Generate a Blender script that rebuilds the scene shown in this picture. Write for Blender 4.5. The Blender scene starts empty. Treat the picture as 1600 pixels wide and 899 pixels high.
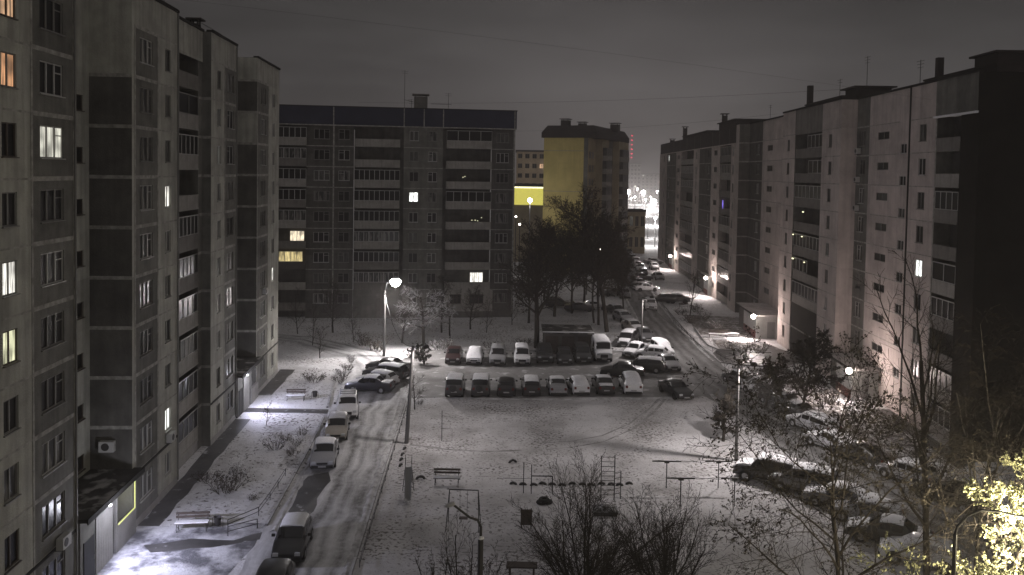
import bpy, math, random
from mathutils import Vector, Matrix, noise as mnoise
rad = math.radians
SC = bpy.context.scene
COL = SC.collection
RND = random.Random(11)

# ------------------------------------------------------------------ camera
FPX, PX0, PY0, EYE = 1294.0, 800.0, 320.0, 20.5
TILT, ROLL = math.atan(50.0 / FPX), 0.0165
cam_d = bpy.data.cameras.new('camera')
cam_d.sensor_width = 36.0
cam_d.lens = 36.0 * FPX / 1600.0
cam_d.shift_y = -(449.5 - PY0) / 1600.0
cam_d.clip_end = 5000
cam = bpy.data.objects.new('camera', cam_d)
COL.objects.link(cam)
CM = Matrix.Translation((0, 0, EYE)) @ Matrix.Rotation(rad(90) - TILT, 4, 'X') @ Matrix.Rotation(ROLL, 4, 'Z')
cam.matrix_world = CM
SC.camera = cam

# ------------------------------------------------------------------ sky and exposure
SC.view_settings.view_transform = 'Standard'
SC.view_settings.look = 'None'
SC.view_settings.exposure = 0.45
SC.view_settings.gamma = 1.0
SC.view_settings.use_curve_mapping = False
wld = bpy.data.worlds.new('World')
SC.world = wld
wld.use_nodes = True
nt = wld.node_tree
nt.nodes.clear()
wo = nt.nodes.new('ShaderNodeOutputWorld')
bg = nt.nodes.new('ShaderNodeBackground')
bg2 = nt.nodes.new('ShaderNodeBackground')
ads = nt.nodes.new('ShaderNodeAddShader')
sky = nt.nodes.new('ShaderNodeTexSky')
sky.sky_type = 'NISHITA'
sky.sun_disc = False
sky.sun_elevation = rad(-8)
sky.sun_rotation = rad(200)
nt.links.new(sky.outputs[0], bg2.inputs[0])
bg2.inputs[1].default_value = 0.05
tc = nt.nodes.new('ShaderNodeTexCoord')
sp = nt.nodes.new('ShaderNodeSeparateXYZ')
nt.links.new(tc.outputs['Generated'], sp.inputs[0])
rp = nt.nodes.new('ShaderNodeValToRGB')
rp.color_ramp.elements[0].position = 0.0
rp.color_ramp.elements[0].color = (0.021, 0.0190, 0.0186, 1)
rp.color_ramp.elements[1].position = 1.0
rp.color_ramp.elements[1].color = (0.0140, 0.0135, 0.0132, 1)
for pos_, c_ in ((0.045, (0.035, 0.0325, 0.0325)), (0.10, (0.050, 0.0472, 0.0472)), (0.16, (0.040, 0.0382, 0.0378)), (0.26, (0.0235, 0.0225, 0.0220))):
    e = rp.color_ramp.elements.new(pos_)
    e.color = (*c_, 1)
nt.links.new(sp.outputs['Z'], rp.inputs[0])
dn = nt.nodes.new('ShaderNodeVectorMath'); dn.operation = 'MULTIPLY'
dn.inputs[1].default_value = (1.6, 1.6, 7.0)
nt.links.new(tc.outputs['Generated'], dn.inputs[0])
nz = nt.nodes.new('ShaderNodeTexNoise')
nz.inputs['Scale'].default_value = 2.9
nz.inputs['Detail'].default_value = 5
nt.links.new(dn.outputs[0], nz.inputs['Vector'])
mr = nt.nodes.new('ShaderNodeMapRange')
mr.inputs[1].default_value = 0.3; mr.inputs[2].default_value = 0.7
mr.inputs[3].default_value = 0.72; mr.inputs[4].default_value = 1.25
nt.links.new(nz.outputs[0], mr.inputs[0])
mx = nt.nodes.new('ShaderNodeMix'); mx.data_type = 'RGBA'; mx.blend_type = 'MULTIPLY'
mx.inputs[0].default_value = 1.0
nt.links.new(rp.outputs[0], mx.inputs[6]); nt.links.new(mr.outputs[0], mx.inputs[7])
# the town's glow on the low cloud, beyond the street
dt = nt.nodes.new('ShaderNodeVectorMath'); dt.operation = 'DOT_PRODUCT'
dt.inputs[1].default_value = Vector((0.13, 1.0, 0.09)).normalized()
nrm = nt.nodes.new('ShaderNodeVectorMath'); nrm.operation = 'NORMALIZE'
nt.links.new(tc.outputs['Generated'], nrm.inputs[0]); nt.links.new(nrm.outputs[0], dt.inputs[0])
pw = nt.nodes.new('ShaderNodeMath'); pw.operation = 'POWER'; pw.inputs[1].default_value = 45
mxx = nt.nodes.new('ShaderNodeMath'); mxx.operation = 'MAXIMUM'; mxx.inputs[1].default_value = 0
nt.links.new(dt.outputs['Value'], mxx.inputs[0]); nt.links.new(mxx.outputs[0], pw.inputs[0])
gl = nt.nodes.new('ShaderNodeMix'); gl.data_type = 'RGBA'; gl.blend_type = 'ADD'
gl.inputs[7].default_value = (0.030, 0.027, 0.0275, 1)
nt.links.new(pw.outputs[0], gl.inputs[0]); nt.links.new(mx.outputs[2], gl.inputs[6])
nt.links.new(gl.outputs[2], bg.inputs[0])
bg.inputs[1].default_value = 0.85
nt.links.new(bg.outputs[0], ads.inputs[0]); nt.links.new(bg2.outputs[0], ads.inputs[1])
nt.links.new(ads.outputs[0], wo.inputs[0])
SC.cycles.sample_clamp_indirect = 3.0
SC.cycles.use_denoising = True
SC.cycles.max_bounces = 5
SC.cycles.diffuse_bounces = 3
SC.cycles.glossy_bounces = 2
SC.cycles.caustics_reflective = False
SC.cycles.caustics_refractive = False
LIGHT = 1.25            # all lamps together
sun_d = bpy.data.lights.new('sun', 'SUN')          # the overcast, town-lit sky: very weak and very soft
sun_d.energy = 0.33; sun_d.angle = rad(165); sun_d.color = (1.0, 0.945, 0.935)
sun_o = bpy.data.objects.new('sun', sun_d); COL.objects.link(sun_o)
sun_o.rotation_euler = (rad(22), 0, rad(10))

# ------------------------------------------------------------------ pixel -> place
def ray(px, py):
    d = CM.to_3x3() @ Vector(((px - PX0) / FPX, -(py - PY0) / FPX, -1.0))
    return Vector((0, 0, EYE)), d
def gp(px, py, z=0.0):
    o, d = ray(px, py)
    return o + d * ((z - o.z) / d.z)
def yp(px, py, Y):
    o, d = ray(px, py)
    return o + d * (Y / d.y)
def xk(px):                      # x / y of a pixel column near the horizon
    return (px - PX0) / FPX

# ------------------------------------------------------------------ mesh builder
class MB:
    def __init__(s):
        s.v, s.f, s.m, s.uv = [], [], [], None
    def add(s, vs, fs, mi=0):
        b = len(s.v)
        s.v.extend([tuple(v) for v in vs])
        for f in fs:
            s.f.append(tuple(i + b for i in f)); s.m.append(mi)
    def quad(s, a, b, c, d, mi=0):
        s.add((a, b, c, d), ((0, 1, 2, 3),), mi)
    def box(s, x0, x1, y0, y1, z0, z1, mi=0, M=None):
        vs = [Vector(p) for p in ((x0, y0, z0), (x1, y0, z0), (x1, y1, z0), (x0, y1, z0), (x0, y0, z1), (x1, y0, z1), (x1, y1, z1), (x0, y1, z1))]
        if M is not None:
            vs = [M @ v for v in vs]
        s.add(vs, ((0, 3, 2, 1), (4, 5, 6, 7), (0, 1, 5, 4), (1, 2, 6, 5), (2, 3, 7, 6), (3, 0, 4, 7)), mi)
    def bbox(s, x0, x1, y0, y1, z0, z1, c=0.03, mi=0):     # box with chamfered top edges
        s.add([(x0, y0, z0), (x1, y0, z0), (x1, y1, z0), (x0, y1, z0), (x0, y0, z1 - c), (x1, y0, z1 - c), (x1, y1, z1 - c), (x0, y1, z1 - c),
               (x0 + c, y0 + c, z1), (x1 - c, y0 + c, z1), (x1 - c, y1 - c, z1), (x0 + c, y1 - c, z1)],
              ((0, 3, 2, 1), (0, 1, 5, 4), (1, 2, 6, 5), (2, 3, 7, 6), (3, 0, 4, 7), (4, 5, 9, 8), (5, 6, 10, 9), (6, 7, 11, 10), (7, 4, 8, 11), (8, 9, 10, 11)), mi)
    def path(s, pts, rs, n=6, mi=0, cap=True):
        b = len(s.v)
        pts = [Vector(p) for p in pts]
        k = len(pts)
        if not hasattr(rs, '__len__'):
            rs = [rs] * k
        ref = None
        for i, p in enumerate(pts):
            d = (pts[min(i + 1, k - 1)] - pts[max(i - 1, 0)])
            if d.length < 1e-9: d = Vector((0, 0, 1))
            d.normalize()
            if ref is None:
                ref = Vector((1, 0, 0)) if abs(d.x) < 0.8 else Vector((0, 1, 0))
            a = (ref - d * ref.dot(d))
            if a.length < 1e-6: a = d.orthogonal()
            a.normalize(); ref = a
            c = d.cross(a)
            for j in range(n):
                t = 2 * math.pi * j / n
                s.v.append(tuple(p + (a * math.cos(t) + c * math.sin(t)) * rs[i]))
        for i in range(k - 1):
            for j in range(n):
                j2 = (j + 1) % n
                s.f.append((b + i * n + j, b + i * n + j2, b + (i + 1) * n + j2, b + (i + 1) * n + j)); s.m.append(mi)
        if cap:
            s.f.append(tuple(b + j for j in reversed(range(n)))); s.m.append(mi)
            s.f.append(tuple(b + (k - 1) * n + j for j in range(n))); s.m.append(mi)
    def lathe(s, prof, n=12, mi=0, M=None):               # prof: (r, z)
        b = len(s.v)
        for r, z in prof:
            for j in range(n):
                t = 2 * math.pi * j / n
                v = Vector((r * math.cos(t), r * math.sin(t), z))
                s.v.append(tuple(M @ v if M is not None else v))
        for i in range(len(prof) - 1):
            for j in range(n):
                j2 = (j + 1) % n
                s.f.append((b + i * n + j, b + i * n + j2, b + (i + 1) * n + j2, b + (i + 1) * n + j)); s.m.append(mi)
    def mesh(s, name, mats, smooth=False, ang=40):
        me = bpy.data.meshes.new(name)
        me.from_pydata(s.v, [], s.f)
        for m in (mats if isinstance(mats, (list, tuple)) else [mats]):
            me.materials.append(m)
        me.polygons.foreach_set('material_index', s.m)
        if smooth:
            me.polygons.foreach_set('use_smooth', [True] * len(s.f))
            me.set_sharp_from_angle(angle=rad(ang))
        if s.uv:
            ul = me.uv_layers.new(name='UVMap')
            for li, lp in enumerate(me.loops):
                ul.data[li].uv = s.uv[lp.vertex_index]
        me.update()
        return me
    def build(s, name, mats, parent=None, smooth=False, ang=40):
        return link(name, s.mesh(name, mats, smooth, ang), parent)
def link(name, me, parent=None, loc=None, rotz=0.0):
    o = bpy.data.objects.new(name, me)
    COL.objects.link(o)
    if parent is not None: o.parent = parent
    if loc is not None: o.location = loc
    if rotz: o.rotation_euler = (0, 0, rotz)
    return o
def tag(o, label, cat, group=None, kind=None):
    o['label'] = label; o['category'] = cat
    if group: o['group'] = group
    if kind: o['kind'] = kind
    return o
def thing(name, label, cat, loc=(0, 0, 0), rotz=0.0, group=None):
    o = bpy.data.objects.new(name, None)
    o.empty_display_size = 0.3
    COL.objects.link(o)
    o.location = loc; o.rotation_euler = (0, 0, rotz)
    return tag(o, label, cat, group)
def struct(o):
    o['kind'] = 'structure'
    return o

# ------------------------------------------------------------------ materials
def mat(name, col, rough=0.8, spec=0.3, metal=0.0, emit=None, es=0.0):
    m = bpy.data.materials.new(name)
    m.use_nodes = True
    b = m.node_tree.nodes['Principled BSDF']
    b.inputs['Base Color'].default_value = (*col, 1)
    b.inputs['Roughness'].default_value = rough
    b.inputs['Specular IOR Level'].default_value = spec
    b.inputs['Metallic'].default_value = metal
    if emit:
        b.inputs['Emission Color'].default_value = (*emit, 1)
        b.inputs['Emission Strength'].default_value = es
    return m
def noisy(name, c1, c2, scale=1.0, rough=0.85, spec=0.25, lo=0.35, hi=0.65, bump=0.0, detail=6, stretch=(1, 1, 1), c3=None, s3=8.0, lo3=0.55, hi3=0.62, bscale=None, streak=0.0, mod3=None, panel=None):
    m = mat(name, c1, rough, spec)
    n = m.node_tree.nodes; L = m.node_tree.links
    b = n['Principled BSDF']
    t = n.new('ShaderNodeTexCoord')
    mp = n.new('ShaderNodeMapping'); mp.inputs['Scale'].default_value = stretch
    L.new(t.outputs['Object'], mp.inputs[0])
    z = n.new('ShaderNodeTexNoise'); z.inputs['Scale'].default_value = scale; z.inputs['Detail'].default_value = detail
    z.inputs['Roughness'].default_value = 0.62
    L.new(mp.outputs[0], z.inputs['Vector'])
    r = n.new('ShaderNodeMapRange'); r.inputs[1].default_value = lo; r.inputs[2].default_value = hi
    L.new(z.outputs[0], r.inputs[0])
    x = n.new('ShaderNodeMix'); x.data_type = 'RGBA'
    x.inputs[6].default_value = (*c1, 1); x.inputs[7].default_value = (*c2, 1)
    L.new(r.outputs[0], x.inputs[0])
    out = x.outputs[2]
    if c3:
        z3 = n.new('ShaderNodeTexNoise'); z3.inputs['Scale'].default_value = s3; z3.inputs['Detail'].default_value = 4
        L.new(mp.outputs[0], z3.inputs['Vector'])
        r3 = n.new('ShaderNodeMapRange'); r3.inputs[1].default_value = lo3; r3.inputs[2].default_value = hi3
        if mod3:                                             # speckle gathers in patches
            zm = n.new('ShaderNodeTexNoise'); zm.inputs['Scale'].default_value = mod3[0]; zm.inputs['Detail'].default_value = 5
            L.new(mp.outputs[0], zm.inputs['Vector'])
            ma = n.new('ShaderNodeMath'); ma.operation = 'MULTIPLY_ADD'; ma.inputs[1].default_value = mod3[1]; ma.inputs[2].default_value = -mod3[1] / 2
            L.new(zm.outputs[0], ma.inputs[0])
            mb_ = n.new('ShaderNodeMath'); mb_.operation = 'ADD'; L.new(z3.outputs[0], mb_.inputs[0]); L.new(ma.outputs[0], mb_.inputs[1])
            L.new(mb_.outputs[0], r3.inputs[0])
        else: L.new(z3.outputs[0], r3.inputs[0])
        x3 = n.new('ShaderNodeMix'); x3.data_type = 'RGBA'; x3.inputs[7].default_value = (*c3, 1)
        L.new(out, x3.inputs[6]); L.new(r3.outputs[0], x3.inputs[0])
        out = x3.outputs[2]
    if streak:
        mp2 = n.new('ShaderNodeMapping'); mp2.inputs['Scale'].default_value = (1.9, 1.9, 0.13)
        L.new(t.outputs['Object'], mp2.inputs[0])
        z4 = n.new('ShaderNodeTexNoise'); z4.inputs['Scale'].default_value = 1.3; z4.inputs['Detail'].default_value = 5
        L.new(mp2.outputs[0], z4.inputs['Vector'])
        r4 = n.new('ShaderNodeMapRange'); r4.inputs[1].default_value = 0.35; r4.inputs[2].default_value = 0.7
        r4.inputs[3].default_value = 1.0; r4.inputs[4].default_value = 1.0 - streak
        L.new(z4.outputs[0], r4.inputs[0])
        x4 = n.new('ShaderNodeMix'); x4.data_type = 'RGBA'; x4.blend_type = 'MULTIPLY'; x4.inputs[0].default_value = 1
        L.new(out, x4.inputs[6]); L.new(r4.outputs[0], x4.inputs[7])
        out = x4.outputs[2]
    if panel:                                                # every cast panel has its own tone
        pm = n.new('ShaderNodeMapping'); pm.inputs['Scale'].default_value = (1 / panel[0], 0.31, 1 / 2.8); pm.inputs['Location'].default_value = (.2, .13, -.107)
        L.new(t.outputs['Object'], pm.inputs[0])
        fl = n.new('ShaderNodeVectorMath'); fl.operation = 'FLOOR'; L.new(pm.outputs[0], fl.inputs[0])
        wn = n.new('ShaderNodeTexWhiteNoise'); L.new(fl.outputs[0], wn.inputs[0])
        wr_ = n.new('ShaderNodeMapRange'); wr_.inputs[3].default_value = 1 - panel[1]; wr_.inputs[4].default_value = 1 + panel[1]
        L.new(wn.outputs[0], wr_.inputs[0])
        px_ = n.new('ShaderNodeMix'); px_.data_type = 'RGBA'; px_.blend_type = 'MULTIPLY'; px_.inputs[0].default_value = 1
        L.new(out, px_.inputs[6]); L.new(wr_.outputs[0], px_.inputs[7]); out = px_.outputs[2]
    L.new(out, b.inputs['Base Color'])
    if bump:
        zb = n.new('ShaderNodeTexNoise'); zb.inputs['Scale'].default_value = bscale or scale * 6; zb.inputs['Detail'].default_value = 5
        L.new(t.outputs['Object'], zb.inputs['Vector'])
        bp = n.new('ShaderNodeBump'); bp.inputs['Strength'].default_value = bump; bp.inputs['Distance'].default_value = 0.1
        L.new(zb.outputs[0], bp.inputs['Height']); L.new(bp.outputs[0], b.inputs['Normal'])
    return m
def snow_topped(name, c1, c2, lo=0.25, hi=0.6, nscale=3.0, snow=(0.72, 0.72, 0.74), rough=0.9):
    """bark / steel whose upward faces carry settled snow"""
    m = mat(name, c1, rough, 0.2)
    n = m.node_tree.nodes; L = m.node_tree.links; b = n['Principled BSDF']
    g = n.new('ShaderNodeNewGeometry'); s_ = n.new('ShaderNodeSeparateXYZ')
    L.new(g.outputs['Normal'], s_.inputs[0])
    t = n.new('ShaderNodeTexCoord'); z = n.new('ShaderNodeTexNoise'); z.inputs['Scale'].default_value = nscale
    L.new(t.outputs['Object'], z.inputs['Vector'])
    ad = n.new('ShaderNodeMath'); ad.operation = 'MULTIPLY_ADD'; ad.inputs[1].default_value = 0.7; ad.inputs[2].default_value = -0.35
    L.new(z.outputs[0], ad.inputs[0])
    a2 = n.new('ShaderNodeMath'); a2.operation = 'ADD'
    L.new(s_.outputs['Z'], a2.inputs[0]); L.new(ad.outputs[0], a2.inputs[1])
    r = n.new('ShaderNodeMapRange'); r.inputs[1].default_value = lo; r.inputs[2].default_value = hi
    L.new(a2.outputs[0], r.inputs[0])
    x0 = n.new('ShaderNodeMix'); x0.data_type = 'RGBA'; x0.inputs[6].default_value = (*c1, 1); x0.inputs[7].default_value = (*c2, 1)
    L.new(z.outputs[0], x0.inputs[0])
    x = n.new('ShaderNodeMix'); x.data_type = 'RGBA'; x.inputs[7].default_value = (*snow, 1)
    L.new(x0.outputs[2], x.inputs[6]); L.new(r.outputs[0], x.inputs[0]); L.new(x.outputs[2], b.inputs['Base Color'])
    return m
def lit(name, col, strength, folds=14.0):
    """a lit room behind curtains: vertical folds, brighter and darker"""
    m = mat(name, (0.2, 0.2, 0.2), 0.4, 0.5, emit=col, es=strength)
    n = m.node_tree.nodes; L = m.node_tree.links; b = n['Principled BSDF']
    t = n.new('ShaderNodeTexCoord'); mp = n.new('ShaderNodeMapping'); mp.inputs['Scale'].default_value = (folds, 1, 0.9)
    L.new(t.outputs['Object'], mp.inputs[0])
    oi = n.new('ShaderNodeObjectInfo'); va = n.new('ShaderNodeVectorMath'); va.operation = 'ADD'
    ml = n.new('ShaderNodeMath'); ml.operation = 'MULTIPLY'; ml.inputs[1].default_value = 50
    L.new(oi.outputs['Random'], ml.inputs[0]); L.new(mp.outputs[0], va.inputs[0]); L.new(ml.outputs[0], va.inputs[1])
    z = n.new('ShaderNodeTexNoise'); z.inputs['Scale'].default_value = 0.9; z.inputs['Detail'].default_value = 2
    L.new(va.outputs[0], z.inputs['Vector'])
    r = n.new('ShaderNodeMapRange'); r.inputs[1].default_value = 0.3; r.inputs[2].default_value = 0.65
    r.inputs[3].default_value = strength * 0.16; r.inputs[4].default_value = strength
    L.new(z.outputs[0], r.inputs[0])
    zz = n.new('ShaderNodeTexNoise'); zz.inputs['Scale'].default_value = 1.1; zz.inputs['Detail'].default_value = 1      # the lamp in the room behind
    v2 = n.new('ShaderNodeVectorMath'); v2.operation = 'ADD'
    L.new(t.outputs['Object'], v2.inputs[0]); L.new(ml.outputs[0], v2.inputs[1]); L.new(v2.outputs[0], zz.inputs['Vector'])
    r2 = n.new('ShaderNodeMapRange'); r2.inputs[1].default_value = 0.3; r2.inputs[2].default_value = 0.62; r2.inputs[3].default_value = 0.35; r2.inputs[4].default_value = 1.25
    L.new(zz.outputs[0], r2.inputs[0])
    mm = n.new('ShaderNodeMath'); mm.operation = 'MULTIPLY'; L.new(r.outputs[0], mm.inputs[0]); L.new(r2.outputs[0], mm.inputs[1])
    L.new(mm.outputs[0], b.inputs['Emission Strength'])
    return m

M = {}
M['snow'] = noisy('snow', (0.62, 0.615, 0.63), (0.72, 0.715, 0.73), 0.5, 0.95, 0.15, bump=0.5, bscale=9)
M['car_snow'] = noisy('car_snow', (0.66, 0.66, 0.68), (0.76, 0.76, 0.78), 2.0, 0.95, 0.15, bump=0.3, bscale=14)
M['ground'] = noisy('ground_snow', (0.58, 0.575, 0.585), (0.36, 0.35, 0.345), 0.22, 0.95, 0.12, 0.45, 0.85, bump=0.7, bscale=5, c3=(0.06, 0.052, 0.045), s3=3.6, lo3=0.58, hi3=0.70, mod3=(.2, .5))
M['lawn'] = noisy('lawn_snow', (0.64, 0.635, 0.65), (0.34, 0.33, 0.33), 0.42, 0.95, 0.12, 0.45, 0.75, bump=0.9, bscale=5, c3=(0.10, 0.09, 0.08), s3=3.2, lo3=0.575, hi3=0.72, mod3=(.4, .5))
M['court'] = noisy('courtyard_snow', (0.55, 0.54, 0.55), (0.27, 0.26, 0.255), 0.21, 0.95, 0.12, 0.42, 0.72, bump=1.0, bscale=6, c3=(0.11, 0.10, 0.09), s3=4.6, lo3=0.56, hi3=0.70, mod3=(.22, .55))
M['wet'] = noisy('wet_asphalt', (0.035, 0.034, 0.034), (0.08, 0.078, 0.076), 0.8, 0.45, 0.4, c3=(0.42, 0.42, 0.43), s3=1.4, lo3=0.63, hi3=0.72)
M['lot'] = noisy('lot_slush', (0.13, 0.126, 0.124), (0.27, 0.265, 0.262), 0.35, 0.8, 0.3, 0.35, 0.7, bump=0.4, bscale=6, c3=(0.46, 0.455, 0.46), s3=0.9, lo3=0.58, hi3=0.7)
M['litter'] = noisy('leafy_ground_and_tree_shade', (0.09, 0.08, 0.07), (0.40, 0.395, 0.40), 0.9, 0.9, 0.15, 0.42, 0.62, bump=0.7, bscale=7, c3=(0.05, 0.043, 0.036), s3=3.0, lo3=0.52, hi3=0.6)
M['slush_and_shadow'] = noisy('trodden_slush_and_shadow', (0.16, 0.155, 0.15), (0.36, 0.355, 0.355), 1.2, 0.85, 0.2, bump=.5, bscale=9)
M['dirty_snow'] = noisy('dirty_snow', (0.52, 0.515, 0.52), (0.22, 0.215, 0.21), 1.4, 0.95, 0.1, .4, .7, bump=.7, bscale=8)
M['path'] = noisy('path_slush', (0.10, 0.10, 0.11), (0.5, 0.5, 0.52), 0.55, 0.7, 0.35, 0.42, 0.6, bump=0.4, bscale=8)
M['kerb'] = snow_topped('kerb_stone', (0.13, 0.125, 0.12), (0.2, 0.195, 0.19), 0.7, 1.15, 1.2, (0.5, 0.5, 0.51))
def road_mat(name, dark, pale, lines, amount):
    """packed snow with worn wheel tracks: lines = (place across 0..1, half width, depth)"""
    m = mat(name, pale, 0.75, 0.3)
    n = m.node_tree.nodes; L = m.node_tree.links; b = n['Principled BSDF']
    def node(t, **k):
        q = n.new(t)
        for a_, v_ in k.items(): setattr(q, a_, v_)
        return q
    def math_(op, a, b_=None, c=None):
        q = node('ShaderNodeMath', operation=op)
        for i_, v_ in enumerate((a, b_, c)):
            if v_ is None: continue
            if isinstance(v_, (int, float)): q.inputs[i_].default_value = v_
            else: L.new(v_, q.inputs[i_])
        return q.outputs[0]
    def noise(vec, sc, det=6, ro=.65):
        z = node('ShaderNodeTexNoise'); z.inputs['Scale'].default_value = sc; z.inputs['Detail'].default_value = det; z.inputs['Roughness'].default_value = ro
        L.new(vec, z.inputs['Vector']); return z.outputs[0]
    u = node('ShaderNodeUVMap'); sx = node('ShaderNodeSeparateXYZ'); L.new(u.outputs[0], sx.inputs[0])
    t = node('ShaderNodeTexCoord')
    mp = node('ShaderNodeMapping'); mp.inputs['Scale'].default_value = (4.5, 0.10, 1); L.new(u.outputs[0], mp.inputs[0])
    wob = math_('MULTIPLY_ADD', noise(t.outputs['Object'], .12, 3), .30, -.15)
    uu = math_('ADD', sx.outputs['X'], wob)
    tot = None
    for c, w, dp in lines:
        d = math_('ABSOLUTE', math_('SUBTRACT', uu, c))
        k = math_('MULTIPLY', math_('MAXIMUM', math_('SUBTRACT', 1.0, math_('DIVIDE', d, w)), 0.0), dp)
        tot = k if tot is None else math_('ADD', tot, k)
    st = noise(mp.outputs[0], 1.6, 7, .72)
    big = noise(t.outputs['Object'], .16, 4)
    fine = noise(t.outputs['Object'], 2.2, 6)
    v = math_('ADD', math_('MULTIPLY', tot, math_('MULTIPLY_ADD', fine, 1.0, .35)), math_('MULTIPLY_ADD', st, 1.5, -.62))
    v = math_('ADD', v, math_('MULTIPLY_ADD', big, 1.1, -.55 + amount))
    v = math_('ADD', v, math_('MULTIPLY_ADD', fine, .5, -.25))
    r = node('ShaderNodeMapRange'); r.inputs[1].default_value = 0.0; r.inputs[2].default_value = 1.0
    L.new(v, r.inputs[0])
    x = node('ShaderNodeMix', data_type='RGBA'); x.inputs[6].default_value = (*pale, 1); x.inputs[7].default_value = (*dark, 1)
    L.new(r.outputs[0], x.inputs[0]); L.new(x.outputs[2], b.inputs['Base Color'])
    bp = node('ShaderNodeBump'); bp.inputs['Strength'].default_value = 0.6; bp.inputs['Distance'].default_value = 0.06; bp.invert = True
    L.new(v, bp.inputs['Height']); L.new(bp.outputs[0], b.inputs['Normal'])
    return m
M['road'] = road_mat('packed_snow_road', (0.09, 0.088, 0.086), (0.56, 0.555, 0.565), ((.24, .10, .55), (.50, .09, .7), (.66, .07, .45), (.86, .10, .7)), .12)
M['street'] = road_mat('slushy_street', (0.05, 0.049, 0.048), (0.26, 0.256, 0.256), ((.2, .1, .5), (.42, .1, .6), (.62, .1, .6), (.84, .1, .5)), .25)
M['light'] = noisy('pale_panel', (0.43, 0.425, 0.375), (0.29, 0.287, 0.255), 0.6, 0.9, 0.15, bump=0.25, bscale=12, streak=0.30, panel=(3.4, .10))
M['light_r'] = noisy('pale_panel_warm', (0.52, 0.46, 0.43), (0.38, 0.335, 0.313), 0.5, 0.9, 0.15, bump=0.25, bscale=12, streak=0.18, panel=(3.2, .09))
M['dark'] = noisy('dark_panel', (0.175, 0.172, 0.155), (0.112, 0.110, 0.10), 0.8, 0.9, 0.15, bump=0.3, bscale=16, streak=0.25, panel=(3.6, .16))
M['dark2'] = noisy('brown_panel', (0.112, 0.107, 0.098), (0.07, 0.067, 0.062), 0.8, 0.9, 0.15, bump=0.3, bscale=16, streak=0.25, panel=(3.6, .16))
M['joint'] = noisy('joint_mortar', (0.37, 0.36, 0.33), (0.18, 0.175, 0.16), 2.2, 0.9, 0.1)
M['plinth'] = noisy('plinth', (0.30, 0.29, 0.28), (0.20, 0.195, 0.19), 0.5, 0.9, 0.15, bump=0.3, bscale=9)
M['blackwall'] = noisy('black_wall', (0.020, 0.018, 0.016), (0.012, 0.011, 0.010), 0.6, 0.95, 0.05)  # one even, nearly black wall colour
M['blue'] = noisy('blue_attic', (0.030, 0.032, 0.055), (0.020, 0.022, 0.040), 0.5, 0.8, 0.2)
M['attic'] = noisy('brown_attic', (0.042, 0.034, 0.032), (0.026, 0.022, 0.021), 0.5, 0.9, 0.2)
M['roof'] = noisy('tar_roof', (0.03, 0.03, 0.03), (0.05, 0.05, 0.05), 0.5, 0.9, 0.1, c3=(0.4, 0.4, 0.41), s3=0.6, lo3=0.55, hi3=0.7)
M['tar'] = mat('tar_edge', (0.02, 0.019, 0.018), 0.9, 0.1)
M['porch_roof'] = noisy('porch_roof', (0.028, 0.026, 0.025), (0.06, 0.058, 0.055), 0.9, 0.9, 0.1, c3=(0.28, 0.27, 0.26), s3=0.8, lo3=0.52, hi3=0.62)
M['snow_roof'] = noisy('snowy_porch_roof', (0.50, 0.48, 0.47), (0.34, 0.32, 0.31), 0.9, 0.9, 0.1)
M['paintwhite'] = noisy('whitewash', (0.55, 0.55, 0.54), (0.42, 0.42, 0.41), 0.8, 0.8, 0.2, streak=0.2)
M['redwash'] = noisy('red_wash', (0.20, 0.075, 0.07), (0.13, 0.055, 0.05), 0.8, 0.8, 0.2)
M['parapet'] = noisy('balcony_board', (0.34, 0.325, 0.30), (0.25, 0.24, 0.22), 0.8, 0.85, 0.2, streak=0.25)
M['parapet_d'] = noisy('balcony_board_grey', (0.20, 0.19, 0.175), (0.15, 0.14, 0.13), 0.8, 0.85, 0.2, streak=0.25)
M['parapet_b'] = noisy('balcony_board_dark', (0.10, 0.092, 0.085), (0.07, 0.065, 0.06), 0.8, 0.85, 0.2)
M['frame_w'] = mat('frame_white', (0.36, 0.355, 0.34), 0.5, 0.4)
M['frame_g'] = mat('frame_grey', (0.17, 0.165, 0.155), 0.6, 0.3)
M['frame_d'] = mat('frame_brown', (0.07, 0.055, 0.045), 0.6, 0.3)
M['glass'] = mat('dark_glass', (0.010, 0.010, 0.010), 0.3, 0.14)
M['glass2'] = noisy('glass_net_curtain', (0.10, 0.098, 0.09), (0.025, 0.024, 0.022), 1.2, 0.3, 0.3, stretch=(5, 1, 0.5))
M['glass3'] = noisy('glass_half_curtain', (0.02, 0.02, 0.02), (0.15, 0.145, 0.135), 0.9, 0.3, 0.3, stretch=(3, 1, 0.4), lo=0.5, hi=0.56)
M['lit_white'] = lit('lit_white', (1.0, 0.97, 0.88), 1.5)
M['lit_warmwhite'] = lit('lit_warmwhite', (1.0, 0.86, 0.62), 1.1)
M['lit_cool'] = lit('lit_cool', (0.97, 1.0, 0.95), 2.2)
M['lit_warm'] = lit('lit_warm', (1.0, 0.60, 0.34), 0.75)
M['lit_orange'] = lit('lit_orange', (1.0, 0.50, 0.24), 0.55)
M['lit_yellow'] = lit('lit_yellow', (1.0, 0.80, 0.36), 0.7)
M['lit_pale'] = lit('lit_pale', (0.95, 0.95, 0.62), 0.75)
M['lit_dim'] = lit('lit_dim', (0.85, 0.9, 0.75), 0.07)
M['lit_greynet'] = lit('lit_greynet', (0.98, 0.96, 0.82), 0.75, 22)
M['lit_blue'] = lit('lit_blue', (0.25, 0.18, 1.0), 1.2)
M['metal'] = mat('grey_metal', (0.22, 0.22, 0.22), 0.55, 0.4)
M['dmetal'] = mat('dark_metal', (0.035, 0.033, 0.032), 0.6, 0.3)
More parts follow.
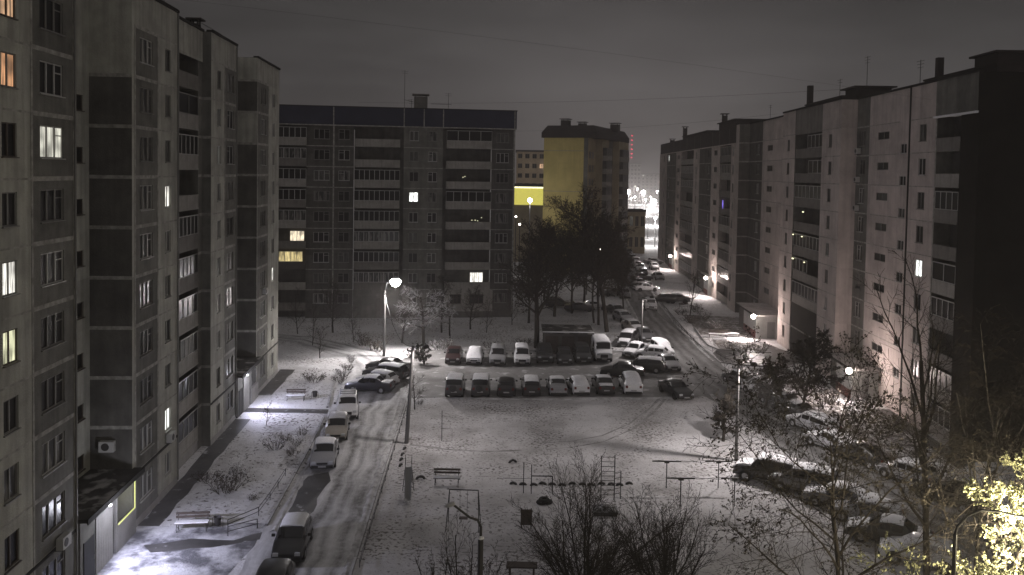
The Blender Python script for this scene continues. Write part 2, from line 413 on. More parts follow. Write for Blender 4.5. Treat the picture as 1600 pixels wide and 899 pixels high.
M['concrete'] = noisy('pole_concrete', (0.15, 0.145, 0.14), (0.10, 0.097, 0.094), 1.5, 0.9, 0.15)
M['wood'] = noisy('old_wood', (0.045, 0.036, 0.03), (0.075, 0.06, 0.05), 3, 0.8, 0.2)
M['rubber'] = mat('rubber', (0.012, 0.012, 0.012), 0.85, 0.2)
M['tyre_snow'] = snow_topped('weathered_tyre', (0.03, 0.03, 0.03), (0.06, 0.058, 0.056), .75, 1.15, 6.0, (.4, .4, .41))
M['rim'] = mat('rim', (0.30, 0.30, 0.31), 0.4, 0.5, 0.4)
M['carglass'] = mat('car_glass', (0.006, 0.006, 0.007), 0.08, 0.6)
M['frost'] = noisy('frosted_glass', (0.30, 0.30, 0.31), (0.5, 0.5, 0.52), 3, 0.6, 0.3)
M['trim'] = mat('black_trim', (0.015, 0.015, 0.015), 0.6, 0.3)
M['plate'] = mat('plate_white', (0.3, 0.3, 0.3), 0.5, 0.3)
M['headlamp'] = mat('headlamp_glass', (0.42, 0.43, 0.45), 0.15, 0.7)
M['headlamp_on'] = mat('headlamp_on', (0.8, 0.8, 0.8), 0.3, 0.5, emit=(1, 0.96, 0.9), es=9.0)
M['taillamp'] = mat('tail_lamp', (0.10, 0.008, 0.006), 0.2, 0.6)
M['bark'] = noisy('bark', (0.030, 0.025, 0.021), (0.05, 0.043, 0.037), 3, 0.95, 0.1)
M['bark_dark'] = noisy('bark_dark', (0.022, 0.0185, 0.016), (0.04, 0.034, 0.03), 3, 0.95, 0.1)
M['bark_pale'] = noisy('bark_pale', (0.11, 0.10, 0.09), (0.028, 0.025, 0.02), 2.2, 0.9, 0.1, lo=0.45, hi=0.62, stretch=(1, 1, 2.5))
M['bark_snow'] = snow_topped('bark_snow', (0.03, 0.025, 0.022), (0.05, 0.042, 0.036), 0.1, 0.5)
M['bark_frost'] = snow_topped('bark_frost', (0.10, 0.09, 0.085), (0.16, 0.15, 0.14), -0.15, 0.25)
M['leaf_dark'] = noisy('leaf_dark', (0.024, 0.020, 0.016), (0.05, 0.042, 0.032), 2.0, 0.8, 0.2)
M['leaf_brown'] = noisy('leaf_brown', (0.040, 0.030, 0.020), (0.06, 0.048, 0.03), 2.0, 0.8, 0.2)
M['leaf_yellow'] = noisy('leaf_yellow', (0.44, 0.44, 0.26), (0.24, 0.245, 0.14), 1.6, 0.7, 0.25)
M['needle'] = noisy('needles', (0.014, 0.018, 0.012), (0.028, 0.032, 0.022), 2.0, 0.8, 0.2)
M['bush'] = noisy('bush_twig', (0.05, 0.042, 0.036), (0.085, 0.074, 0.062), 3, 0.9, 0.1)
M['bush_snow'] = snow_topped('bush_snow', (0.05, 0.042, 0.036), (0.08, 0.07, 0.06), 0.35, 0.8)
M['grass'] = noisy('dead_grass', (0.07, 0.06, 0.045), (0.11, 0.095, 0.07), 3, 0.9, 0.1)
M['yellowwall'] = noisy('yellow_wall', (0.58, 0.48, 0.19), (0.48, 0.40, 0.155), 0.4, 0.9, 0.15, bump=0.2, bscale=12, streak=0.15)
M['brick'] = noisy('pale_brick', (0.37, 0.31, 0.21), (0.28, 0.235, 0.16), 0.5, 0.9, 0.15)
M['farwall'] = noisy('far_wall', (0.30, 0.285, 0.27), (0.2, 0.19, 0.18), 0.2, 0.9, 0.1)
M['farwarm'] = noisy('far_wall_warm_lit', (0.42, 0.33, 0.22), (0.3, 0.23, 0.15), 0.2, 0.9, 0.1)  # warm light on the far block put into its wall colour
M['bulb'] = mat('bulb', (1, 1, 1), 0.5, 0.3, emit=(1.0, 0.97, 0.95), es=40)
M['bulb_pink'] = mat('bulb_pink', (1, 1, 1), 0.5, 0.3, emit=(1.0, 0.86, 0.76), es=25)
M['bulb_blue'] = mat('bulb_blue', (1, 1, 1), 0.5, 0.3, emit=(0.86, 0.90, 1.0), es=12)
M['bulb_warm'] = mat('bulb_warm', (1, 1, 1), 0.5, 0.3, emit=(1.0, 0.80, 0.42), es=25)
M['bulb_red'] = mat('bulb_red', (0.5, 0.02, 0.02), 0.5, 0.3, emit=(1.0, 0.05, 0.10), es=2.6)
M['signlit'] = mat('sign_face_lit', (0.5, 0.45, 0.1), 0.5, 0.3, emit=(0.62, 0.56, 0.11), es=0.75)
M['signedge'] = mat('sign_tube_lit', (0.8, 0.8, 0.6), 0.5, 0.3, emit=(1.0, 0.96, 0.6), es=1.3)
M['niche'] = mat('niche_tube', (0.7, 0.7, 0.3), 0.5, 0.3, emit=(0.85, 0.90, 0.30), es=0.55)

def lamp(parent, loc, power, col, radius=0.15, spot=None, aim=None):
    ld = bpy.data.lights.new('lamp_light', 'SPOT' if spot else 'POINT')
    ld.energy = power * LIGHT; ld.color = col; ld.shadow_soft_size = radius
    if spot:
        ld.spot_size = rad(spot); ld.spot_blend = 0.5
    o = bpy.data.objects.new('lamp_light', ld)
    COL.objects.link(o); o.parent = parent; o.location = loc
    if aim is not None: o.rotation_euler = Vector(aim).to_track_quat('-Z', 'Y').to_euler()
    return o

# ------------------------------------------------------------------ ground, roads, paths
def sheet(name, pts, z, m, jit=0.0, step=1.5, seed=1):
    r = random.Random(seed)
    out = []
    n = len(pts)
    for i in range(n):
        a, b = Vector(pts[i][:2]), Vector(pts[(i + 1) % n][:2])
        k = max(1, int((b - a).length / step)) if jit else 1
        nn = (b - a).orthogonal().normalized() if (b - a).length > 0 else Vector((0, 0))
        for j in range(k):
            p = a.lerp(b, j / k)
            if jit and j: p = p + nn * r.uniform(-jit, jit)
            out.append((p.x, p.y, z))
    mb = MB(); mb.add(out, [tuple(range(len(out)))])
    if mb_area(out) < 0: mb.f[0] = tuple(reversed(mb.f[0]))
    return struct(mb.build(name, m))
def mb_area(p):
    return sum(p[i][0] * p[(i + 1) % len(p)][1] - p[(i + 1) % len(p)][0] * p[i][1] for i in range(len(p)))
def ribbon(name, cl, z, m, jit=0.12, seed=3, across=6):   # cl: (x, y, half width)
    r = random.Random(seed)
    rows = []
    for i in range(len(cl) - 1):
        k = max(1, int(math.dist(cl[i][:2], cl[i + 1][:2]) / 1.5))
        for j in range(k):
            t = j / k
            rows.append([cl[i][q] * (1 - t) + cl[i + 1][q] * t for q in range(3)])
    rows.append(list(cl[-1]))
    mb = MB(); mb.uv = []
    v = 0.0
    for i, (x, y, w) in enumerate(rows):
        a = rows[max(0, i - 1)]; b = rows[min(len(rows) - 1, i + 1)]
        d = Vector((b[0] - a[0], b[1] - a[1])).normalized(); nn = Vector((d.y, -d.x))
        if i: v += math.dist(rows[i - 1][:2], (x, y))
        jl, jr = r.uniform(-jit, jit), r.uniform(-jit, jit)
        for q in range(across + 1):
            u = q / across
            off = -(w + jl) + u * (2 * w + jl + jr)
            mb.v.append((x + nn.x * off, y + nn.y * off, z)); mb.uv.append((u, v))
    for i in range(len(rows) - 1):
        for q in range(across):
            a = i * (across + 1) + q
            mb.f.append((a, a + 1, a + across + 2, a + across + 1)); mb.m.append(0)
    return struct(mb.build(name, m))
def kerb(pts, name='kerb', w=0.16, h=0.13, m=None):
    mb = MB()
    for i in range(len(pts) - 1):
        a, b = Vector(pts[i]), Vector(pts[i + 1])
        L_ = (b - a).length; k = max(1, round(L_ / 1.0))
        ang = math.atan2(b.y - a.y, b.x - a.x)
        for j in range(k):
            p = a.lerp(b, (j + 0.5) / k)
            Mx = Matrix.Translation((p.x, p.y, 0)) @ Matrix.Rotation(ang + RND.uniform(-.02, .02), 4, 'Z')
            mb.box(-L_ / k / 2 + 0.008, L_ / k / 2 - 0.008, -w / 2, w / 2, 0, h + RND.uniform(-.02, .01), 0, Mx)
    return struct(mb.build(name, m or M['kerb']))
XL = lambda Y: -18.2 - 0.062 * Y
XR = lambda Y: 31.7 + 0.03 * Y
sheet('snowy_ground', [(-900, -60), (900, -60), (900, 1700), (-900, 1700)], 0.0, M['ground'])
roadL = lambda Y: -13.75 - 0.062 * (Y - 50)
roadR = lambda Y: -8.25 - 0.043 * (Y - 50)
sheet('courtyard_ground', [(roadR(20), 20), (30, 20), (24, 45), (20, 60), (19.5, 74), (18, 78), (-7, 74), (roadR(66), 66)], 0.005, M['court'], 0.25, seed=5)
sheet('left_lawn', [(XL(47.5) + 1.4, 47.5), (-15.6, 48), (-16.0, 66), (XL(66) + 1.4, 66.3)], 0.005, M['lawn'], 0.15, seed=6)
sheet('left_lawn', [(XL(73) + 1.4, 73), (-17.6, 73), (-18.2, 84), (XL(86) + 1.5, 87)], 0.005, M['lawn'], 0.2, seed=7)
sheet('wet_pavement', [(XL(46.5), 46.5), (XL(46.5) + 1.25, 46.5), (XL(66.5) + 1.25, 67.0), (XL(67), 67)], 0.009, M['wet'], 0.10, seed=8)
sheet('wet_pavement', [(XL(74), 74.2), (XL(74) + 1.3, 74.2), (XL(84) + 1.5, 84), (XL(84), 84)], 0.009, M['wet'], 0.10, seed=9)
sheet('path', [(XL(39), 36), (-13.9, 36), (-13.8, 47.2), (XL(46), 46.6)], 0.0075, M['path'], 0.25, seed=10)
sheet('path', [(XL(67), 68.9), (-15.2, 68.8), (-15.4, 70.1), (XL(70), 70.2)], 0.0075, M['wet'], 0.15, seed=11)
sheet('parking_lot', [(-9.2, 74.0), (18.5, 76.2), (20.0, 83), (19, 94), (14, 96), (-9.5, 94.5), (-12, 88)], 0.011, M['lot'], 0.5, seed=12)
ribbon('road', [(-9.8, 18, 2.75), (-10.7, 40, 2.75), (-11.0, 50, 2.75), (-11.9, 66, 2.8), (-12.4, 76, 3.2), (-13.0, 84, 3.4), (-17, 92, 2.6), (-25, 99, 2.4), (-40, 102, 2.4)], 0.016, M['road'], 0.25, 4, 8)
ribbon('road', [(-12.5, 81.5, 2.2), (0, 82.5, 2.3), (12, 83.2, 2.4), (21, 84.5, 3.0)], 0.020, M['lot'], 0.3, 5, 8)
street_cl = [(32, 30, 3.0), (28.5, 42, 3.0), (25.6, 53, 3.0), (23.2, 64, 3.0), (21.4, 76, 3.0), (20.3, 90, 2.7), (20.2, 105, 2.6), (21.4, 130, 2.7), (23.5, 160, 3.0), (26.5, 200, 3.4), (31, 260, 4), (40, 360, 5), (52, 480, 6)]
ribbon('street', street_cl, 0.024, M['street'], 0.2, 6, 8)
kerb([(-13.8, 46.8), (-14.6, 60), (-15.3, 68)])
kerb([(-15.6, 70.6), (-17.6, 84)])
kerb([(roadR(30), 30), (roadR(50), 50), (roadR(66), 66), (roadR(73), 73)])
kerb([(23.2, 90.0), (23.0, 98), (23.1, 106), (23.6, 118), (24.2, 130), (26.8, 160)])
kerb([(23.3, 90.2), (24.8, 89.2), (27.5, 88.6), (30.2, 88.5)])
kerb([(24.6, 97), (24.0, 99.5), (24.3, 104), (24.8, 110)])
kerb([(24.6, 97), (28, 96), (30.5, 95.8)])
kerb([(25.6, 57), (27.5, 63), (24.6, 74)])
sheet('entrance_path', [(23.3, 90.5), (30.2, 89.2), (34, 92), (31, 103), (24.6, 97.4), (23.5, 95)], 0.009, M['wet'], 0.2, seed=13)
sheet('flower_bed', [(24.9, 97.5), (30.4, 96.3), (30.6, 101), (25.2, 103)], 0.013, M['litter'], 0.2, seed=14)
sheet('flower_bed', [(24.6, 106), (31.0, 104.5), (34, 120), (25.2, 121)], 0.013, M['litter'], 0.2, seed=15)
sheet('wet_pavement', [(XR(60) - 1.5, 58), (XR(60), 59), (XR(73), 73), (XR(73) - 1.6, 73)], 0.012, M['wet'], 0.12, seed=16)
sheet('front_garden', [(27, 60), (XR(60) - 1.6, 60), (XR(74) - 1.7, 74), (30, 75), (29.5, 88), (25.5, 88), (25.6, 75), (25.8, 66)], 0.010, M['litter'], 0.3, seed=17)  # garden by the near porch, tree shade put into its dark ground colour
for k, off in enumerate((0, 1.45)):                       # wheel tracks left across the courtyard snow
    cl = [gp(*p) for p in ((1040, 612), (1018, 636), (985, 662), (940, 681), (890, 690), (840, 693))]
    ribbon('tyre_track', [(p.x, p.y - off, .13 - .015 * i) for i, p in enumerate(cl)], 0.0085, M['slush_and_shadow'] , .05, 40 + k, 2)
cl = [gp(*p) for p in ((640, 695), (700, 703), (760, 706), (815, 704))]
ribbon('pole_shadow_strip', [(p.x, p.y, .2) for p in cl], 0.0085, M['slush_and_shadow'], .08, 44, 2)  # painted strip for the grey pole's cast shadow across the snow
def ridge(pts, w, h, seed, name='snow_ridge'):
    r = random.Random(seed); mb = MB(); rows = []
    for i in range(len(pts) - 1):
        a, b = Vector(pts[i]), Vector(pts[i + 1]); k = max(1, int((b - a).length / .45))
        rows += [a.lerp(b, j / k) for j in range(k)]
    rows.append(Vector(pts[-1]))
    n = len(rows)
    for i, p in enumerate(rows):
        d = (rows[min(i + 1, n - 1)] - rows[max(i - 1, 0)]).normalized(); q = Vector((d.y, -d.x))
        f = .25 + .9 * max(0, mnoise.noise(Vector((p.x * .3, p.y * .3, seed))) + .45)
        ww, hh = w * (.6 + .5 * f) * r.uniform(.8, 1.2), h * f * r.uniform(.7, 1.3)
        for u, z in ((-1, -.02), (-.55, .55), (-.1, 1.0), (.35, .7), (1, -.02)):
            c = p + q * (u * ww * .5 + r.uniform(-.05, .05)); mb.v.append((c.x, c.y, max(-.01, z * hh * r.uniform(.8, 1.2)) if z > 0 else -.01))
    for i in range(n - 1):
        for j in range(4): mb.f.append((i * 5 + j, i * 5 + j + 1, (i + 1) * 5 + j + 1, (i + 1) * 5 + j)); mb.m.append(0)
    return struct(mb.build(name, M['dirty_snow'], None, True, 60))
ridge([(roadR(y) - .25, y) for y in (24, 40, 55, 68, 74)], .55, .16, 1)
ridge([(roadL(y) + .35, y) for y in (46, 56, 66)], .4, .10, 2)
ridge([(-6, 74.2), (4, 74.4), (12, 75.2), (17, 76)], .7, .12, 3)
ridge([(-9, 95.5), (0, 95.6), (9, 96.2), (14, 97)], .9, .22, 4)
ridge([(22.6, 91), (22.5, 100), (22.8, 112), (23.6, 130), (26, 158)], .5, .14, 5)
ridge([(17.9, 92), (17.4, 104), (18.4, 126), (20, 150)], .7, .22, 6)
ridge([(19.0, 77), (19.2, 66), (21.4, 56), (24.6, 45)], .7, .18, 7)
ridge([(25.6, 68), (28.2, 57), (31, 47)], .6, .18, 8)
# bare asphalt patches where cars have stood
for k, (pts, mm) in enumerate((
        ([(481, 745), (513, 738), (517, 752), (502, 770), (490, 800), (470, 815), (450, 800)], 'wet'),
        ([(224, 852), (300, 842), (365, 845), (440, 822), (470, 825), (418, 842), (330, 856), (235, 864)], 'wet'))):
    sheet('bare_patch', [gp(*p) for p in pts], 0.0215 if k == 0 else 0.0135, M[mm], 0.12, 0.8, seed=30 + k)

# ------------------------------------------------------------------ buildings
_wcache = {}
def win_mesh(w, h, bars, fm, sill):
    key = (round(w, 2), round(h, 2), bars, fm, sill)
    if key not in _wcache:
        a = MB(); fw = 0.055
        x0, x1, z0, z1 = -w / 2, w / 2, -h / 2, h / 2
        a.box(x0, x1, 0.05, 0.12, z0, z0 + fw); a.box(x0, x1, 0.05, 0.12, z1 - fw, z1)
        a.box(x0, x0 + fw, 0.052, 0.118, z0 + fw, z1 - fw); a.box(x1 - fw, x1, 0.052, 0.118, z0 + fw, z1 - fw)
        for b in bars:
            if isinstance(b, tuple):                          # horizontal bar between two verticals
                a.box(x0 + b[0] * w, x0 + b[1] * w, 0.056, 0.114, z0 + b[2] * h - 0.025, z0 + b[2] * h + 0.025)
            else:
                a.box(x0 + b * w - 0.045, x0 + b * w + 0.045, 0.052, 0.118, z0 + fw, z1 - fw)
        if sill:
            a.box(x0 - 0.05, x1 + 0.05, -0.09, 0.05, z0 - 0.045, z0 - 0.002)
        p = MB(); p.quad((x0 + 0.02, 0.10, z0 + 0.02), (x1 - 0.02, 0.10, z0 + 0.02), (x1 - 0.02, 0.10, z1 - 0.02), (x0 + 0.02, 0.10, z1 - 0.02))
        _wcache[key] = (a.mesh('window_frame', M[fm]), p.mesh('pane', M['glass']))
    return _wcache[key]
B_W3 = (0.32, 0.66, (0.66, 1.0, 0.72)); B_W2 = (0.5, (0.0, 0.5, 0.72)); B_W2n = (0.46,); B_W1 = (0.45,); B_ST = (0.5,)
PANES = ['glass'] * 5 + ['glass2', 'glass2', 'glass3', 'glass3', 'glass3']
class Building:
    def __init__(s, name, label, cat, loc, rotz, mats, joints, group=None):
        s.e = thing(name, label, cat, loc, rotz, group)
        s.w = MB(); s.mats = [M[k] for k in mats]; s.ix = {k: i for i, k in enumerate(mats)}; s.joints = joints
        s.r = random.Random(hash(name) % 97 + len(label))
        s.count = {}
    def seg(s, s0, s1, z0, z1, y, m, ops=(), dep=0.14):
        w = s.w; mi = s.ix[m]
        ops = [o for o in ops if o[0] > s0 - .01 and o[1] < s1 + .01]
        xs = sorted({s0, s1, *[o[0] for o in ops], *[o[1] for o in ops]})
        zs = sorted({z0, z1, *[o[2] for o in ops], *[o[3] for o in ops]})
        for i in range(len(xs) - 1):
            for j in range(len(zs) - 1):
                cx, cz = (xs[i] + xs[i + 1]) / 2, (zs[j] + zs[j + 1]) / 2
                if any(o[0] < cx < o[1] and o[2] < cz < o[3] for o in ops): continue
                w.quad((xs[i], y, zs[j]), (xs[i + 1], y, zs[j]), (xs[i + 1], y, zs[j + 1]), (xs[i], y, zs[j + 1]), mi)
        for a, b, c, d in ops:
            e = y + dep
            w.quad((a, y, c), (b, y, c), (b, e, c), (a, e, c), mi); w.quad((a, y, d), (a, e, d), (b, e, d), (b, y, d), mi)
            w.quad((a, y, c), (a, e, c), (a, e, d), (a, y, d), mi); w.quad((b, y, c), (b, y, d), (b, e, d), (b, e, c), mi)
    def side(s, x, y0, y1, z0, z1, m, facing=-1):
        q = [(x, y1, z0), (x, y0, z0), (x, y0, z1), (x, y1, z1)]
        if facing > 0: q.reverse()
        s.w.quad(*q, s.ix[m])
    def band(s, s0, s1, y, z, m='joint', h=0.20, pr=0.014):
        s.w.box(s0, s1, y - pr, y - 0.002, z - h / 2, z + h / 2, s.ix[m])
    def vband(s, x, y, z0, z1, m='joint', wd=0.16, pr=0.018):
        s.w.box(x - wd / 2, x + wd / 2, y - pr, y - 0.002, z0, z1, s.ix[m])
    def sband(s, x, y0, y1, z, f=-1, m='joint', h=0.20):
        a, b = (x - 0.014, x - 0.002) if f < 0 else (x + 0.002, x + 0.014)
        s.w.box(a, b, y0, y1, z - h / 2, z + h / 2, s.ix[m])
    def top(s, s0, s1, y0, y1, z, m):
        s.w.quad((s0, y0, z), (s1, y0, z), (s1, y1, z), (s0, y1, z), s.ix[m])
    def win(s, x, zc, y, w, h, bars, fm='frame_w', pane=None, sill=True, name='window'):
        fme, pme = win_mesh(w, h, bars, fm, sill)
        o = link(name, fme, s.e, (x, y, zc))
        p = link('pane', pme, o)
        pane = pane or s.r.choice(PANES)
        if pane != 'glass':
            p.material_slots[0].link = 'OBJECT'; p.material_slots[0].material = M[pane]
        return o
    def column(s, s0, s1, y, m, zf, x, w, h, bars, base=0.9, name='window', frames=('frame_w', 'frame_g'), panes=None, skip=(), zb=None, zt=None, sill=True):
        """a wall strip with one window per storey; panes: {storey: material}"""
        panes = panes or {}
        ops = []
        for k, z in enumerate(zf):
            if k in skip: continue
            ops.append((x - w / 2, x + w / 2, z + base, z + base + h))
            s.win(x, z + base + h / 2, y, w, h, bars, s.r.choice(frames), panes.get(k), sill, name)
        s.seg(s0, s1, zb if zb is not None else zf[0] - 0.3, zt if zt is not None else zf[-1] + 2.8, y, m, ops)
    def balcony(s, s0, s1, z, y, dep, par='parapet', glaze=0, fm='frame_w', panes=None, ph=1.02, hh=2.5, gap=None, name='balcony'):
        w = s1 - s0
        key = ('bal', round(w, 2), round(dep, 2), par, ph, round(hh, 2))
        if key not in _wcache:
            a = MB()
            a.box(-w / 2, w / 2, -0.03, dep, 0, 0.14)
            n = max(2, round(w / 1.2))
            for i in range(n):
                g = 0.006
                a.box(-w / 2 + i * w / n + g, -w / 2 + (i + 1) * w / n - g, 0, 0.06, 0.10, ph)
            a.box(-w / 2, w / 2, -0.035, 0.09, ph, ph + 0.05)
            a.box(-w / 2, -w / 2 + 0.06, 0.062, dep, 0.142, ph); a.box(w / 2 - 0.06, w / 2, 0.062, dep, 0.142, ph)
            _wcache[key] = a.mesh('balcony', M[par])
        o = link(name, _wcache[key], s.e, ((s0 + s1) / 2, y, z))
        if glaze:
            gl_ = gap or (0.0, 1.0)
            key = ('glz', round(w, 2), glaze, fm, ph, round(hh, 2), gl_)
            if key not in _wcache:
                a = MB(); z0, z1 = ph + 0.052, hh; X0, X1 = -w / 2 + gl_[0] * w, -w / 2 + gl_[1] * w
                n = max(1, round(glaze * (gl_[1] - gl_[0])))
                a.box(X0, X1, 0, 0.07, z1 - 0.07, z1); a.box(X0, X1, 0.0, 0.07, z0, z0 + 0.05)
                for i in range(n + 1):
                    c = X0 + (X1 - X0) * i / n
                    a.box(max(X0, c - 0.04), min(X1, c + 0.04), 0.002, 0.068, z0 + 0.05, z1 - 0.07)
                g = MB(); g.quad((X0, 0.04, z0), (X1, 0.04, z0), (X1, 0.04, z1 - 0.03), (X0, 0.04, z1 - 0.03))
                _wcache[key] = (a.mesh('glazing', M[fm]), g.mesh('pane', M['glass']))
            fme, pme = _wcache[key]
            link('glazing', fme, o); p = link('pane', pme, o)
            pane = panes or s.r.choice(['glass', 'glass', 'glass', 'glass3'])
            if pane != 'glass':
                p.material_slots[0].link = 'OBJECT'; p.material_slots[0].material = M[pane]
        return o
    def done(s, name='wall'):
        return s.w.build(name, s.mats, s.e)
    def part(s, name, mb, m, parent=None, smooth=False):
        return mb.build(name, [M[k] for k in m] if isinstance(m, (list, tuple)) else M[m], parent or s.e, smooth)
def ac_unit(b, x, y, z):
    a = MB(); a.bbox(x - 0.4, x + 0.4, y - 0.38, y - 0.06, z, z + 0.55, 0.02)
    a.lathe([(0.2, 0), (0.2, 0.012), (0.03, 0.016), (0.0, 0.016)], 14, 1, Matrix.Translation((x - 0.1, y - 0.381, z + 0.28)) @ Matrix.Rotation(rad(90), 4, 'X'))
    a.box(x - 0.35, x - 0.3, y - 0.36, y, z - 0.05, z - 0.002, 1); a.box(x + 0.3, x + 0.35, y - 0.36, y, z - 0.05, z - 0.002, 1)
    b.part('air_conditioner', a, ('frame_w', 'dmetal'))
def antenna(b, x, y, z, h=2.4, arms=3):
    a = MB(); a.path([(x, y, z), (x, y, z + h)], 0.03, 5)
    for i in range(arms):
        zz = z + h - 0.1 - 0.28 * i
        a.path([(x - 0.5 + 0.08 * i, y - 0.1, zz), (x + 0.5 - 0.08 * i, y + 0.1, zz)], 0.018, 4)
    b.part('antenna', a, 'dmetal')
def vent(b, x, y, z, w=0.9, h=1.4, cap=True, m='attic', name='vent_shaft'):
    a = MB(); a.box(x - w / 2, x + w / 2, y - w / 2, y + w / 2, z, z + h)
    if cap:
        a.box(x - w / 2 - 0.25, x + w / 2 + 0.25, y - w / 2 - 0.25, y + w / 2 + 0.25, z + h + 0.25, z + h + 0.37)
        for dx in (-1, 1):
            for dy in (-1, 1): a.box(x + dx * w * .4 - .05, x + dx * w * .4 + .05, y + dy * w * .4 - .05, y + dy * w * .4 + .05, z + h - .001, z + h + 0.26)
    b.part(name, a, m)

# ---- the ten storey block on the left
ZF = [0.3 + 2.8 * k for k in range(10)]; JL = [3.1 + 2.8 * k for k in range(9)] + [28.3]
L = Building('apartment_block', 'long pale ten storey block with two entrance porches beside the snowy lawn', 'apartment block',
             (-18.2, 0, 0), math.atan2(1, -0.062), ['light', 'dark', 'joint', 'plinth', 'dark2', 'tar', 'roof', 'frame_g'], JL)
TOP = 30.3
def dark_col(b, s0, s1, y, x, w, h, bars, panes=None, zlo=0.0, top=TOP, dz=None, mm='dark', lm='light', skip=()):
    b.column(s0, s1, y, mm, ZF, x, w, h, bars, 0.9, panes=panes, zb=zlo, zt=28.3, skip=skip)
    b.seg(s0, s1, 28.3, top, y, lm)
    for z in JL: b.band(s0, s1, y, z)
    for x_ in (s0 + 0.09, s1 - 0.09): b.vband(x_, y, 0.6, 28.3)
L.column(18, 35.1, 0, 'light', ZF, 33.45, 1.12, 1.38, B_W2n, panes={9: 'lit_warm', 8: 'lit_orange', 7: 'glass', 6: 'glass', 5: 'lit_white', 4: 'lit_pale', 3: 'glass', 2: 'glass3', 1: 'glass'}, frames=('frame_d', 'frame_g'), zb=0, zt=TOP)
for z in JL: L.band(18, 35.1, 0, z, 'joint', 0.09, 0.010)
dark_col(L, 35.1, 39.1, 0, 36.95, 2.1, 1.42, B_W3, {7: 'lit_greynet', 9: 'glass', 8: 'glass', 6: 'glass', 5: 'glass', 4: 'glass', 2: 'glass3'})
L.side(39.1, 0, 2.3, 0, TOP, 'light', 1)
L.column(39.1, 45.9, 2.3, 'light', ZF, 44.75, 0.85, 0.85, (), 0.75, 'stair_window', ('frame_d',), {k: 'glass' for k in range(10)}, (0, 9), 0, TOP)
L.side(45.9, 0, 2.3, 0, 3.1, 'plinth'); L.side(45.9, 0, 2.3, 3.1, 25.5, 'dark2'); L.side(45.9, 0, 2.3, 25.5, TOP, 'light')
for z in JL[:9]: L.sband(45.9, 0.0, 2.3, z)
L.column(45.9, 46.25, 0, 'light', ZF, 46, 0.1, 0.1, (), skip=range(10), zb=0, zt=TOP)
dark_col(L, 46.25, 49.9, 0, 48.0, 1.95, 1.42, B_W3, {1: 'glass3', 2: 'glass'})
L.column(49.9, 53.3, 0, 'light', ZF, 51.55, 0.95, 1.35, B_W1, panes={6: 'lit_white', 1: 'lit_cool', 2: 'glass2'}, zb=0, zt=TOP)
for z in JL: L.band(49.9, 53.3, 0, z, 'joint', 0.09, 0.010)
L.side(53.3, 0, 2.0, 0, TOP, 'light', 1)
L.seg(53.3, 60.4, 0, TOP, 2.0, 'dark2')
L.seg(53.3, 60.4, 28.1, TOP, 0.6, 'light')
L.seg(59.55, 60.4, 0, 28.1, 0.65, 'dark')
L.side(59.55, 0.65, 2.0, 0, 28.1, 'dark')
L.side(60.4, 0, 0.66, 0, TOP, 'dark')
for z in JL[:9]: L.sband(60.4, 0.0, 0.64, z); L.band(59.55, 60.4, 0.65, z)
L.seg(53.3, 59.55, 0, 0.72, 0.66, 'plinth')
kinds = {0: ('parapet', 6, 'frame_w', None), 1: ('parapet', 6, 'frame_w', None), 2: ('parapet', 7, 'frame_w', (0.4, 1)), 3: ('parapet', 6, 'frame_w', (0, 0.98)), 4: ('parapet_d', 8, 'frame_g', None),
         5: ('parapet_d', 7, 'frame_w', (0.35, 1)), 6: ('parapet', 5, 'frame_w', (0, 0.34)), 7: ('parapet', 7, 'frame_w', None), 8: ('parapet', 3, 'frame_g', None), 9: ('parapet_d', 0, None, None)}
for k, z in enumerate(ZF):
    p, g, fm, gap = kinds[k]
    L.balcony(53.36, 59.5, z + 0.42, 0.62, 1.35, p, g, fm or 'frame_w', 'glass' if k != 2 else None, 1.0, 2.42, gap)
L.column(60.4, 63.8, 0, 'light', ZF, 62.4, 0.9, 1.35, B_W1, panes={7: 'lit_dim'}, zb=0, zt=TOP)
for z in JL: L.band(60.4, 63.8, 0, z, 'joint', 0.09, 0.010)
dark_col(L, 63.8, 67.2, 0, 65.5, 1.8, 1.42, B_W2)
L.side(67.2, 0, 2.3, 0, TOP, 'light', 1)
L.seg(67.2, 74.0, 0, TOP, 2.3, 'light')
for za, zb_, mm in ((0, 3.1, 'plinth'), (3.1, 22.7, 'dark2'), (22.7, 25.5, 'light'), (25.5, 28.3, 'dark2'), (28.3, TOP, 'light')):
    L.side(74.0, 0, 2.3, za, zb_, mm)
for z in JL: L.sband(74.0, 0.0, 2.3, z)
dark_col(L, 74.0, 78.4, 0, 76.3, 1.9, 1.42, B_W3)
L.column(78.4, 82.9, 0, 'light', ZF, 80.4, 1.0, 1.3, B_W1, panes={3: 'lit_white'}, zb=0, zt=TOP)
L.side(82.9, 0, 14, 0, TOP, 'light', 1)
for a, b_ in ((45.9, 53.3), (60.4, 67.2), (74.0, 82.9), (18, 39.1)):
    L.w.box(a, b_, -0.05, -0.003, 3.02, 3.16, L.ix['tar'])
    L.w.box(a, b_, -0.03, -0.003, 0.0, 0.42, L.ix['plinth'])
for a, b_, y0 in ((18, 39.1, 0), (39.1, 45.9, 2.3), (45.9, 53.3, 0), (53.3, 60.4, 0.6), (60.4, 67.2, 0), (67.2, 74, 2.3), (74, 82.9, 0)):
    L.w.box(a, b_, y0 - 0.12, y0 + 0.35, TOP, TOP + 0.16, L.ix['tar'])
    L.top(a, b_, y0 + 0.35, 14, TOP + 0.02, 'roof')
L.done()
rf = MB()
for s0_, s1_ in ((52.5, 57), (61, 67)):
    rf.path([(s0_, 1.2, TOP + .1), (s0_, 1.2, TOP + 0.9), (s1_, 1.2, TOP + 0.9), (s1_, 1.2, TOP + .1)], 0.025, 4)
L.part('roof_rail', rf, 'dmetal')
